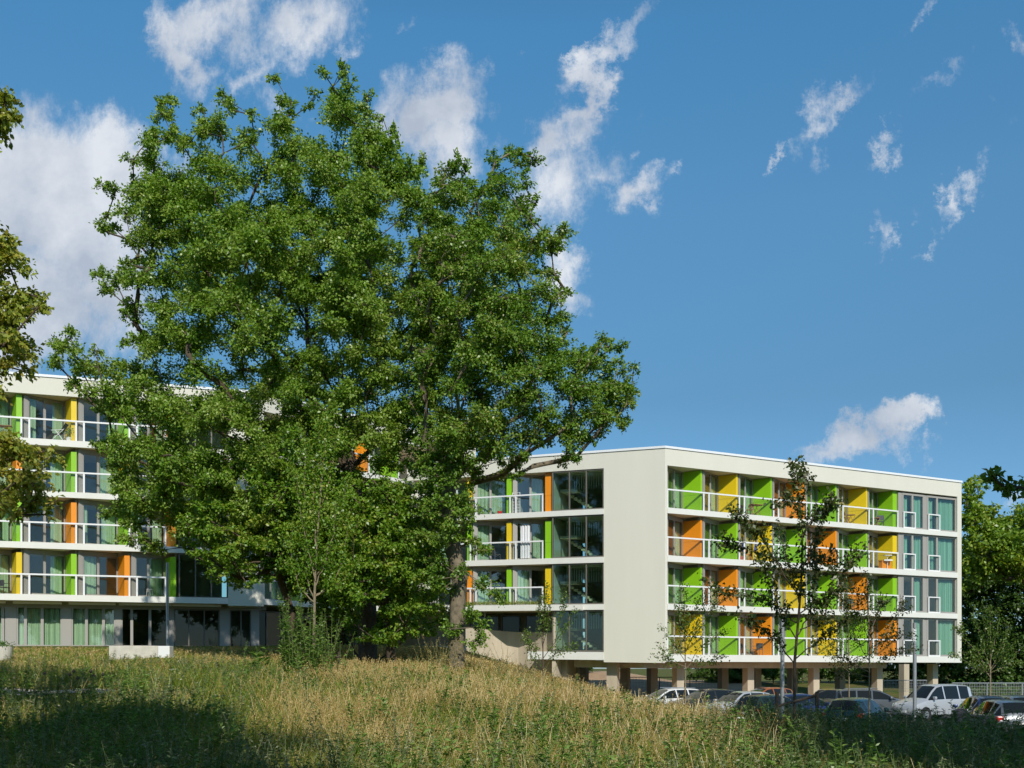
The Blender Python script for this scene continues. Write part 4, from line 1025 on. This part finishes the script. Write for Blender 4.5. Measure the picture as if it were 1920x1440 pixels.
# flat white umbels and thistle heads
for (px, py, Y, lab) in ((372, 1340, 24, 'white flat flower head in the shaded left grass'), (345, 1360, 22.5, 'white flower head above the left foreground weeds'), (322, 1256, 36, 'small white flower head below the stone bench'), (268, 1331, 25, 'pale greenish flower head in the left shade'), (1388, 1347, 21, 'white flower head among the silvery weeds')):
    top = ray(px, py, Y); g = gpt(top[0], Y); rt = thing('wildflower', lab, 'wildflower', tuple(g), 'white flower heads in the grass')
    m = MB(None, g); m.tube(tuple(g), tuple(top), .006, 5); m.build('stem', M['sapstem'], rt)
    f = MB(None, g)
    for _ in range(26):
        a = rng.uniform(0, 2*np.pi); q = .07*math.sqrt(rng.random()); c = (top[0]+q*math.cos(a), top[1]+q*math.sin(a), top[2]+rng.uniform(0, .02)); f.box(c[0]-.008, c[0]+.008, c[1]-.008, c[1]+.008, c[2], c[2]+.008)
    f.build('flower', M['white'], rt)
for (px, py) in ((84, 1266), (138, 1262), (131, 1268), (146, 1275), (170, 1262), (176, 1270), (193, 1268)):
    Y = 32.5; top = ray(px, py, Y); g = gpt(top[0], Y); rt = thing('thistle', 'dark dried thistle head standing over the lawn behind the gravel path', 'thistle', tuple(g), 'dried thistle heads')
    MB(None, g).tube(tuple(g), tuple(top), .006, 5).build('stem', M['oldwood'], rt)
    f = MB(None, g)
    for k in range(4): f.tube((top[0], top[1], top[2]+.03*k), (top[0], top[1], top[2]+.03*(k+1)), (.02, .05, .055, .035)[k], 8, (.05, .055, .035, .01)[k])
    f.build('seed_head', M['oldwood'], rt)

# ------------------------------------------------------------------ concrete planter, ramp wall, lamps, fences
def at(px, Y): return (px-CX)/F*Y
Yp = 47.0
xa, xb = at(204, Yp), at(318, Yp); g = float(height((xa+xb)/2, Yp)); zt = EYE+(HY-1211)/F*Yp
t = thing('stone_bench', 'long pale concrete bench block on the lawn before the ground floor doors', 'bench', ((xa+xb)/2, Yp, g))
m = MB(None, ((xa+xb)/2, Yp, g))
m.box(xa, xb-.52, Yp, Yp+.55, g-.25, zt); m.build('block', M['planter'], t, bevel=.02)
m = MB(None, ((xa+xb)/2, Yp, g)); m.box(xb-.515, xb, Yp-.004, Yp+.554, g-.25, zt-.004); m.build('end_block', M['white'], t, bevel=.02)
xc = at(3, 44); g = float(height(xc, 44)); m = MB(None, (xc, 44, g))
zt = EYE+(HY-1212)/F*44
t = thing('planter_pot', 'round pale concrete planter at the left edge of the lawn', 'planter', (xc, 44, g))
m.tube((xc, 44, g-.1), (xc, 44, zt), .40, 28, .43); m.build('pot', M['planter'], t)
P = np.stack([xc+rng.normal(size=160)*.2, 44+rng.normal(size=160)*.2, zt+rng.uniform(0, .18, 160)], 1)-np.array([xc, 44, g])
link('plant', leaf_mesh('plant', P, rng.normal(size=(160, 3)), rng.normal(size=(160, 3))+np.array([0, 0, 1.]), np.full(160, .09), np.full(160, .05)), M['shrub'], t)
# curved ramp wall under wing B
wp = [(873, -.9), (900, .3), (925, 1.3), (950, 2.0), (972, 2.15), (1000, 1.75), (1020, 1.3), (1041, .75)]
uv = [(Bw.u(p, v), v) for p, v in wp]; g0 = Bw.pt(uv[0][0], uv[0][1], 0)
rw = thing('ramp_wall', 'curved bare concrete ramp wall under the stair windows', 'wall', (g0[0], g0[1], 1.5))
m = MB(Bw.pt, (g0[0], g0[1], 1.5)); tops = [2.50, 2.45, 2.38, 2.33, 2.28, 2.26, 2.24, 2.22]
for (a, ta), (b, tb) in zip(list(zip(uv, tops))[:-1], list(zip(uv, tops))[1:]):
    m.slant([a, b, (b[0], b[1]+.22), (a[0], a[1]+.22)], [-2.2]*4, [ta, tb, tb, ta])
m.build('wall', M['concrete'], rw)
Yw = 62.5; xa, xb = at(765, Yw), at(874, Yw); m = MB(None, (xa, Yw, 3))
m.box(xa, xb, Yw, Yw+.3, 2.4, EYE+(HY-1211)/F*Yw)
tag(m.build('low_wall', M['planter']), 'low concrete wall behind the trunk of the second largest tree', 'wall'); bpy.data.objects['low_wall'].location = (xa, Yw, 3)

def lamp(px, Y, ytop, label, head=True):
    x = at(px, Y); g = float(height(x, Y)); zt = EYE+(HY-ytop)/F*Y; b = (x, Y, g)
    t = thing('street_lamp', label, 'street lamp', b, 'slim grey column lamps'); r = .072
    MB(None, b).tube((x, Y, g-.1), (x, Y, zt-.75 if head else zt-.4), r, 16).build('pole', M['pole'], t, smooth=False)
    if head:
        m = MB(None, b)
        for k in range(5): m.tube((x, Y, zt-.72+k*.1), (x, Y, zt-.69+k*.1), r*.95, 16)
        for k in range(4):
            a = k*math.pi/2+.4; m.tube((x+r*.8*math.cos(a), Y+r*.8*math.sin(a), zt-.75), (x+r*.8*math.cos(a), Y+r*.8*math.sin(a), zt-.2), .012, 6)
        m.build('louvre', M['white'], t); MB(None, b).tube((x, Y, zt-.2), (x, Y, zt), r*1.02, 16).build('cap', M['pole'], t)
        MB(None, b).tube((x, Y, zt-.75), (x, Y, zt-.2), r*.45, 12).build('lens', M['lamp'], t)
lamp(1715, 42, 1168, 'grey lamp column with louvred head before the silver van')
lamp(1467, 38, 1140, 'grey lamp column behind the dark leaved young tree', False)
lamp(314, 54, 1040, 'grey lamp column at the corner of the left block gallery', False)

def fence(x0, x1, Y, z0, z1, label):
    b = ((x0+x1)/2, Y, z0); t = thing('mesh_fence', label, 'fence', b)
    m = MB(None, b)
    for z in np.linspace(z0+.05, z1-.06, 5): m.box(x0, x1, Y+.01, Y+.02, z-.006, z+.006)
    k = int((x1-x0)/.12)
    for i in range(k+1):
        x = x0+(x1-x0)*i/k; m.box(x-.007, x+.007, Y-.002, Y+.010, z0, z1-.05)
    fm = M['steel'] if label.startswith('dark') else M['pole']; m.build('wire_panel', fm, t)
    MB(None, b).box(x0, x1, Y-.02, Y+.03, z1-.05, z1).build('top_rail', fm, t)
    x = x0
    while x <= x1+.01:
        MB(None, b).box(x-.03, x+.03, Y+.031, Y+.09, z0-.4, z1-.0).build('post', fm, t); x += 2.5
fence(at(1786, 76), at(1786, 76)+15, 76, .66, 1.64, 'grey mesh fence to the right of the raised block')
fence(at(1656, 86), at(1757, 86), 86, .75, 1.72, 'grey mesh fence between the last two columns')
fence(at(1180, 88), at(1345, 88), 88, .2, 1.95, 'dark mesh fence before the sandy bank under the block')
m = MB(None, (0, 0, 0)); xa = at(1780, 75.8)
m.box(0, 16, 0, .35, 0, .62); lw_ = m.build('retaining_wall', M['concrete']); lw_.location = (xa, 75.85, .02)
tag(lw_, 'low concrete retaining wall under the right mesh fence', 'wall')
n = 2600; P = np.stack([rng.uniform(.4, 15, n), rng.normal(.9, .3, n), .6+rng.gamma(2.2, .22, n)], 1)
hd = link('hedge', leaf_mesh('hedge', P, rng.normal(size=(n, 3)), rng.normal(size=(n, 3))+np.array([0, -.4, .8]), np.full(n, .2), np.full(n, .13)), M['shrub'])
hd.location = (xa, 75.9, 0); tag(hd, 'low green hedge behind the right mesh fence', 'hedge')
# tree stakes
def stake(px, Y, pts, label):
    x = at(px, Y); g = float(height(x, Y)); b = (x, Y, g); t = thing('tree_stake', label, 'tree stake', b)
    for kind, a, c, r in pts:
        A_ = ray(*a, Y); C_ = ray(*c, Y); MB(None, b).tube(tuple(A_), tuple(C_), r, 8).build(kind, M['oldwood'], t)
stake(1494, 32.3, [('post', (1457, 1420), (1457, 1297), .06), ('post', (1532, 1420), (1532, 1297), .06), ('crossbar', (1455, 1325), (1534, 1303), .045)], 'dark timber tree stake frame round the dark leaved young tree')
stake(590, 38.0, [('post', (545, 1275), (543, 1214), .05), ('crossbar', (586, 1252), (638, 1230), .05), ('post', (634, 1290), (635, 1222), .035)], 'broken timber stake lying by the light green young tree')

# ------------------------------------------------------------------ cars
def loft_car(sec, cabin, pillars):
    """sec: stations along the car (front first): x, half width, sill z, belt z, roof half width, top z"""
    rings = []
    for (x, hw, zb, zbelt, rw, zt) in sec:
        half = [(hw*.80, zb), (hw*.97, zb+.06), (hw, (zb+zbelt)/2), (hw*.985, zbelt-.03), (hw*.95, zbelt), (rw, max(zbelt+.004, zt-.07)), (rw*.86, zt-.012), (rw*.45, zt+.012), (0, zt+.018)]
        rings.append([(x, y, z) for y, z in half]+[(x, -y, z) for y, z in half[-2::-1]])
    V = np.array(rings).reshape(-1, 3); k = len(rings[0]); body, glass = [], []
    for i in range(len(sec)-1):
        x0, x1 = sec[i][0], sec[i+1][0]; xm = (x0+x1)/2
        for j in range(k-1):
            jj = j if j < k//2 else k-2-j
            q = [i*k+j, i*k+j+1, (i+1)*k+j+1, (i+1)*k+j]
            side = jj == 4; top = jj >= 5
            isg = False
            if cabin['rear'] < xm < cabin['front'] and side and not any(abs(xm-p) < .06 for p in pillars): isg = True
            if top and jj >= 6 and (cabin['ws'] < xm < cabin['front'] or cabin['rear'] < xm < cabin['rw']): isg = True
            (glass if isg else body).append(q)
    n = len(sec); body.append(list(range(k))[::-1]); body.append([(n-1)*k+j for j in range(k)]); body_bottom = []
    for i in range(n-1): body.append([i*k, (i+1)*k, (i+1)*k+k-1, i*k+k-1][::-1])
    return V, body, glass

CARS = {
    'hatch': dict(sec=[(2.08, .62, .30, .58, .55, .62), (2.0, .78, .24, .66, .68, .70), (1.75, .85, .22, .74, .74, .80), (1.3, .87, .22, .83, .76, .90), (.98, .87, .22, .88, .76, .96), (.55, .87, .22, .90, .68, 1.24), (.20, .87, .22, .91, .60, 1.41), (-.18, .87, .22, .92, .60, 1.46), (-.26, .87, .22, .92, .60, 1.465), (-.9, .87, .22, .93, .59, 1.46), (-1.1, .87, .22, .94, .58, 1.45), (-1.18, .87, .22, .94, .58, 1.445), (-1.6, .86, .22, .95, .56, 1.39), (-1.72, .86, .24, .95, .57, 1.33), (-1.98, .83, .27, .93, .64, 1.02), (-2.08, .80, .30, .85, .66, .90), (-2.12, .72, .36, .70, .6, .74)],
                  cabin=dict(front=.98, ws=.20, rw=-1.6, rear=-1.98), pillars=(-.22, -1.14, -1.66), wheels=(1.32, -1.30)),
    'estate': dict(sec=[(2.32, .62, .30, .56, .55, .60), (2.22, .80, .24, .66, .70, .70), (1.95, .87, .22, .74, .76, .80), (1.45, .89, .22, .83, .78, .90), (1.05, .89, .22, .88, .78, .96), (.6, .89, .22, .90, .68, 1.22), (.20, .89, .22, .91, .61, 1.40), (-.18, .89, .22, .92, .61, 1.46), (-.26, .89, .22, .92, .61, 1.46), (-1.0, .89, .22, .93, .60, 1.46), (-1.08, .89, .22, .93, .60, 1.46), (-1.6, .88, .22, .94, .59, 1.44), (-1.85, .87, .22, .95, .58, 1.41), (-1.95, .87, .22, .95, .58, 1.38), (-2.24, .84, .27, .93, .63, 1.02), (-2.34, .81, .30, .85, .66, .90), (-2.38, .72, .36, .70, .6, .74)],
                   cabin=dict(front=1.05, ws=.20, rw=-1.85, rear=-2.24), pillars=(-.22, -1.04, -1.9), wheels=(1.42, -1.42)),
    'van': dict(sec=[(2.1, .64, .32, .66, .58, .70), (2.02, .80, .26, .78, .70, .82), (1.8, .87, .24, .88, .76, .94), (1.35, .89, .24, .98, .78, 1.06), (1.15, .89, .24, 1.02, .78, 1.12), (.75, .89, .24, 1.05, .70, 1.48), (.42, .89, .24, 1.06, .66, 1.72), (.05, .89, .24, 1.07, .66, 1.80), (-.03, .89, .24, 1.07, .66, 1.80), (-1.0, .89, .24, 1.07, .66, 1.81), (-1.08, .89, .24, 1.07, .66, 1.81), (-1.75, .89, .24, 1.07, .66, 1.78), (-1.95, .88, .24, 1.07, .67, 1.70), (-2.1, .87, .26, 1.05, .74, 1.12), (-2.16, .83, .30, .9, .74, .96), (-2.18, .75, .36, .7, .66, .76)],
                cabin=dict(front=1.15, ws=.42, rw=-1.95, rear=-2.1), pillars=(.01, -1.04, -1.85), wheels=(1.4, -1.3))}

def car(kind, X, Y, heading, paint, label, rails=False):
    d = CARS[kind]; z = float(height(X, Y))+.03
    t = thing('parked_car', label, 'car', (X, Y, z), 'cars parked in the car park', rz=heading)
    V, body, glass = loft_car(d['sec'], d['cabin'], d['pillars'])
    def mk(name, faces, mat):
        me = bpy.data.meshes.new(name); me.from_pydata(V.tolist(), [], faces); me.update()
        me.polygons.foreach_set('use_smooth', [True]*len(me.polygons)); me.set_sharp_from_angle(angle=R(38))
        o = link(name, me, mat, t)
        import bmesh
        bm = bmesh.new(); bm.from_mesh(me); bmesh.ops.delete(bm, geom=[v for v in bm.verts if not v.link_faces], context='VERTS'); bmesh.ops.recalc_face_normals(bm, faces=bm.faces); bm.to_mesh(me); bm.free()
        return o
    mk('body', body, paint); mk('car_glass', glass, M['carglass'])
    xf, xr = d['wheels']; hw = d['sec'][5][1]
    for x in (xf, xr):
        for s in (-1, 1):
            y = s*(hw-.10)
            w = MB().tube((x, y-.1, .31), (x, y+.1, .31), .31, 20).build('wheel', M['rubber'], t)
            MB().tube((x, y+s*.101, .31), (x, y+s*.112, .31), .20, 14).build('rim', M['alloy'], w)
            MB().tube((x, s*(hw-.02), .33), (x, s*(hw+.004), .33), .37, 20).build('wheel_arch', M['rubber'], t)
    xn = d['sec'][2][0]; xe = d['sec'][-3][0]; be = d['sec'][-3][3]; bf_ = d['sec'][2][3]
    for s in (-1, 1):
        MB().box(xn-.05, xn+.20, s*.62-.14, s*.62+.14, bf_-.16, bf_-.03).build('headlight', M['lamp'], t, bevel=.03)
        MB().box(xe-.12, xe+.14, s*.70-.13, s*.70+.13, be-.22, be-.02).build('tail_light', M['redlamp'], t, bevel=.03)
        xm = d['cabin']['front']-.28; bz = d['sec'][5][3]
        MB().box(xm-.07, xm+.07, s*(hw+.08)-.10, s*(hw+.08)+.10, bz+.02, bz+.17).build('mirror', paint, t, bevel=.04)
        if rails: MB().tube((.1, s*.56, d['sec'][7][5]+.05), (-1.6, s*.56, d['sec'][7][5]+.03), .018, 6).build('roof_rail', M['alloy'], t)
    MB().box(d['sec'][-1][0]-.03, d['sec'][-1][0]-.0, -.26, .26, .62, .73).build('number_plate', M['white'], t)
    MB().box(d['sec'][0][0], d['sec'][0][0]+.03, -.26, .26, .40, .51).build('number_plate', M['white'], t)
    return t
def paint(n, c, metal=.0, rough=.3): return pbr(n, c, rough, metal=metal, coat=.6)
pw = paint('white_paint', (.78, .78, .77)); ps = paint('silver_paint', (.62, .64, .67), .4, .3); pd = paint('anthracite_paint', (.045, .05, .055), .4); pg = paint('dark_green_paint', (.02, .045, .03), .2)
po = paint('copper_paint', (.42, .13, .05), .3); pbu = paint('blue_paint', (.03, .05, .15), .3); pt = paint('teal_paint', (.02, .06, .07), .4); pgr = paint('grey_paint', (.22, .24, .26), .6, .35); pe = paint('slate_paint', (.16, .18, .20), .4)
car('estate', at(1250, 62), 62, R(205), pw, 'white estate car parked farthest left under the blank wall', True)
car('hatch', at(1322, 60), 60, R(205), pd, 'dark hatchback behind the silver car, next to the white estate', )
car('hatch', at(1385, 54), 54, R(212), ps, 'silver hatchback with its windscreen to the grass, left of the lamp columns')
car('hatch', at(1432, 65), 65, R(205), po, 'copper red car parked behind the silver hatchback')
car('hatch', at(1450, 48), 48, R(40), pg, 'dark green hatchback just left of the dark leaved young tree')
car('hatch', at(1503, 50), 50, R(30), pbu, 'dark blue car behind the timber tree stakes')
car('hatch', at(1552, 60), 60, R(240), pd, 'black car with a white plate between tree stakes and estate car')
car('estate', at(1640, 60), 60, R(-12), pe, 'slate estate car with roof rails, side on left of the silver van', True)
car('hatch', at(1608, 43), 43, R(55), pt, 'teal hatchback nearest the grass with one red tail light showing')
car('van', at(1748, 55), 55, R(206), ps, 'silver high roofed van behind the lamp column with louvred head')
car('hatch', at(1842, 46), 46, R(80), pbu, 'blue hatchback between the silver van and the last two cars')
car('hatch', at(1902, 47), 47, R(80), pe, 'slate hatchback at the right edge behind the grey car')
car('hatch', at(1876, 40.5), 40.5, R(84), pgr, 'grey car seen from behind, nearest the right edge')

# ------------------------------------------------------------------ things on the balconies
def place(W, u, v, z): p = W.pt(u, v, z-.05); return (p[0], p[1], p[2])
def ang(W, a=0): return math.atan2(W.d[1], W.d[0])+a
def armchair(loc, rz, mat, label, arms=True):
    t = thing('balcony_chair', label, 'chair', loc, 'chairs on the balconies', rz)
    MB().box(-.24, .24, -.24, .24, .42, .46).build('seat', mat, t, bevel=.01)
    m = MB(); m.slant([(-.24, .20), (.24, .20), (.24, .25), (-.24, .25)], [.5]*4, [.86, .86, .84, .84]); m.build('backrest', mat, t, bevel=.01)
    for x in (-.23, .23):
        for y in (-.22, .22): MB().tube((x, y, 0), (x*.95, y, .42 if y < 0 else .62), .018, 6).build('leg', mat, t)
        if arms: MB().box(x-.03, x+.03, -.22, .22, .64, .67).build('armrest', mat, t)
def folding(loc, rz, mat, label):
    t = thing('folding_chair', label, 'chair', loc, 'chairs on the balconies', rz)
    for x in (-.2, .2):
        MB().tube((x, -.24, 0), (x, .2, .86), .016, 6).build('leg', mat, t); MB().tube((x*.85, .24, 0), (x*.85, -.2, .46), .016, 6).build('leg', mat, t)
    m = MB()
    for k in range(4): m.box(-.19, .19, -.2+k*.1, -.12+k*.1, .45, .47)
    m.build('seat', mat, t)
    m = MB()
    for k in range(3): m.box(-.2, .2, .12+k*.035, .145+k*.035, .62+k*.09, .69+k*.09)
    m.build('backrest', mat, t)
def table(loc, rz, mat, label, r=.32, h=.7, rnd=False):
    t = thing('folding_table', label, 'table', loc, 'tables on the balconies', rz); m = MB()
    if rnd: m.tube((0, 0, h), (0, 0, h+.03), r, 16)
    else:
        for k in range(5): m.box(-r, r, -r+k*.4*r, -r+k*.4*r+.34*r, h, h+.025)
    m.build('tabletop', mat, t)
    for y in (-.2, .2):
        MB().tube((-.26, y, 0), (.24, y, h), .016, 6).build('leg', mat, t); MB().tube((.26, y*.8, 0), (-.24, y*.8, h), .016, 6).build('leg', mat, t)
def ub(k, f): return U0+k*BAY+f
a0 = ang(A)
table(place(A, ub(2, 1.75), .45, ZF[0]), a0, M['wood'], 'wooden folding table on the top gallery behind the third green panel', .36, .78)
folding(place(A, ub(2, 1.25), .5, ZF[0]), a0-1.2, M['wood'], 'wooden folding chair beside the table with knobs on the top gallery')
armchair(place(A, ub(4, 1.6), .45, ZF[0]), a0+2.6, M['plastic'], 'dark grey chair on the top gallery before the fifth panel')
folding(place(A, ub(5, .95), .35, ZF[0]), a0+1.2, M['wood'], 'brown folding chair by the yellow panel of the top gallery')
table(place(A, ub(5, 1.55), .5, ZF[0]), a0, M['wood'], 'brown folding table by the yellow panel of the top gallery', .30, .7, True)
armchair(place(A, ub(6, 1.5), .5, ZF[0]), a0+2.4, M['plastic'], 'grey chair at the far end of the top gallery')
table(place(A, ub(6, .95), .4, ZF[0]), a0, M['wood'], 'low wooden table at the far end of the top gallery', .3, .62, True)
folding(place(A, ub(2, .95), .35, ZF[1]), a0+.4, M['orangewood'] if 'orangewood' in M else M['orange'], 'orange folding chair by the yellow panel of the second gallery')
armchair(place(A, ub(5, 1.5), .5, ZF[2]), a0+2.2, M['plastic'], 'grey chair by the orange panel of the third gallery')
armchair(place(A, ub(6, 1.6), .45, ZF[2]), a0+2.2, M['plastic'], 'grey chair by the last green panel of the third gallery')
armchair(place(A, ub(2, 1.85), .45, ZF[3]), a0-1.2, M['plastic'], 'dark grey armchair by the orange panel of the lowest gallery')
l_ = place(A, ub(6, 2.0), .3, ZF[1]); t = thing('drinks_stand', 'white drinks stand with tray before the last yellow panel', 'stand', l_)
MB().tube((0, 0, 0), (0, 0, 1.0), .025, 8).build('post', M['white'], t); MB().box(-.3, .3, -.2, .2, .62, .72).build('tray', M['white'], t); MB().box(-.28, .28, -.16, .16, 1.0, 1.04).build('top', M['white'], t)
l_ = place(A, ub(6, 2.15), .55, ZF[1]); t = thing('storage_box', 'orange storage box behind the white drinks stand', 'box', l_, rz=a0)
MB().box(-.55, .4, -.15, .2, 0, .62).build('box', M['orange'], t, bevel=.02); MB().box(-.57, .42, -.17, .22, .625, .68).build('lid', M['orange'], t)
l_ = place(A, ub(3, -1.0), .8, ZF[1]); t = thing('rolled_parasol', 'closed blue parasol leaning on the yellow panel of the second gallery', 'parasol', l_)
MB().tube((0, 0, 0), (.1, 0, 1.9), .02, 8).build('pole', M['white'], t); MB().tube((.03, 0, .8), (.1, 0, 1.85), .10, 10, .03).build('canopy', M['blue'], t)
l_ = place(A, ub(2, .3), .35, ZF[1]); t = thing('flower_pot', 'terracotta flower pot on the second gallery', 'pot', l_); MB().tube((0, 0, 0), (0, 0, .3), .13, 14, .19).build('pot', M['terracotta'], t)
l_ = place(Bw, uG0-2.94*1-.9, .3, ZFB[0]); t = thing('flower_pot', 'red flower pot on the top gallery left of the green fin', 'pot', l_); MB().tube((0, 0, 0), (0, 0, .25), .12, 14, .18).build('pot', M['redplastic'], t)
l_ = place(Bw, uG0-2.6, .2, ZFB[0]); t = thing('drying_rack', 'white drying rack folded up by the green fin on the top gallery', 'rack', l_, rz=ang(Bw))
m = MB(); m.box(-.28, -.25, 0, .03, 0, 1.45); m.box(.25, .28, 0, .03, 0, 1.45)
for k in range(7): m.box(-.25, .25, .005, .025, .2+k*.2, .22+k*.2)
m.build('frame', M['white'], t)
l_ = place(Bw, uG0-1.95, .25, ZFB[1]); t = thing('hanging_cloth', 'white cloth hanging on the second gallery by the stair windows', 'cloth', l_, rz=ang(Bw))
MB().wave([(x/12*.7-.35, .04*math.sin(x*1.9)) for x in range(13)], .12, 2.3).build('cloth', M['cloth'], t); MB().box(-.5, .5, -.01, .01, 2.3, 2.33).build('line', M['steel'], t)
armchair(place(Bw, uG0-2.94-1.2, .35, ZFB[1]), ang(Bw)+2.5, M['steel'], 'black stool chair on the second gallery behind the tree', False)
l_ = place(Bw, uG0-3.2, .3, ZFB[2]); t = thing('broom', 'wooden broom leaning by the green fin of the lowest gallery', 'broom', l_)
MB().tube((0, 0, .1), (.15, .1, 1.35), .015, 6).build('handle', M['wood'], t); MB().box(-.15, .15, -.03, .03, 0, .12).build('brush', M['oldwood'], t)
n = 900; uu = rng.uniform(Bw.u(868), Bw.u(1010), n); P = np.array([Bw.pt(u, rng.uniform(-.3, -.06), 3.98+rng.uniform(0, .12)) for u in uu]); g = P[0]
hb = link('balcony_grass', leaf_mesh('balcony_grass', P-g, rng.normal(size=(n, 3))*.4+np.array([0, 0, 1.]), rng.normal(size=(n, 3)), rng.uniform(.12, .34, n), np.full(n, .03)), M['grass']); hb.location = tuple(g)
tag(hb, 'strip of grass growing in the trough along the lowest gallery', 'grass', kind='stuff')
# left block
lc = ang(C)
l_ = place(C, C.u(108), .35, CF[0]); t = thing('lounge_chair', 'grey folding lounge chair on the top left gallery', 'chair', l_, rz=lc-.3)
m = MB(); m.slant([(-.1, -.25), (.0, -.25), (.0, .25), (-.1, .25)], [.4]*4, [.42]*4); m.build('seat', M['plastic'], t)
m = MB(); m.f.append([m.P(.1, -.26, .42), m.P(.52, -.26, 1.05), m.P(.52, .26, 1.05), m.P(.1, .26, .42)]); m.f.append([m.P(.1, -.26, .42), m.P(-.3, -.26, .46), m.P(-.3, .26, .46), m.P(.1, .26, .42)]); m.f.append([m.P(-.3, -.26, .46), m.P(-.62, -.26, .1), m.P(-.62, .26, .1), m.P(-.3, .26, .46)]); m.build('sling', M['plastic'], t)
for y in (-.27, .27):
    MB().tube((-.32, y, .0), (.45, y, .7), .016, 6).build('leg', M['white'], t); MB().tube((.42, y, 0), (-.05, y, .62), .016, 6).build('leg', M['white'], t); MB().tube((-.3, y, .62), (.4, y, .66), .016, 6).build('armrest', M['white'], t)
l_ = place(C, C.u(128), .35, CF[0]); t = thing('potted_plant', 'potted plant on the top left gallery by the yellow fin', 'plant', l_)
MB().tube((0, 0, 0), (0, 0, .3), .12, 12, .16).build('pot', M['white'], t)
P = rng.normal(size=(90, 3))*np.array([.14, .14, .2])+np.array([0, 0, .6]); link('foliage', leaf_mesh('foliage', P, rng.normal(size=(90, 3)), rng.normal(size=(90, 3)), np.full(90, .16), np.full(90, .06)), M['tallweed'], t)
table(place(C, C.u(8), .5, CF[0]), lc, M['wood'], 'wooden table on the top left gallery at the picture edge', .35, .72)
armchair(place(C, C.u(5), .45, CF[3]), lc+2.5, M['steel'], 'black armchair on the lowest left gallery at the picture edge')
l_ = place(C, C.u(280), .5, CF[3]); t = thing('metal_stool', 'small white metal stool on the lowest left gallery', 'stool', l_)
MB().tube((0, 0, .5), (0, 0, .53), .18, 14).build('seat', M['white'], t)
for k in range(4):
    a = k*math.pi/2+.5; MB().tube((.2*math.cos(a), .2*math.sin(a), 0), (.14*math.cos(a), .14*math.sin(a), .5), .014, 6).build('leg', M['white'], t)
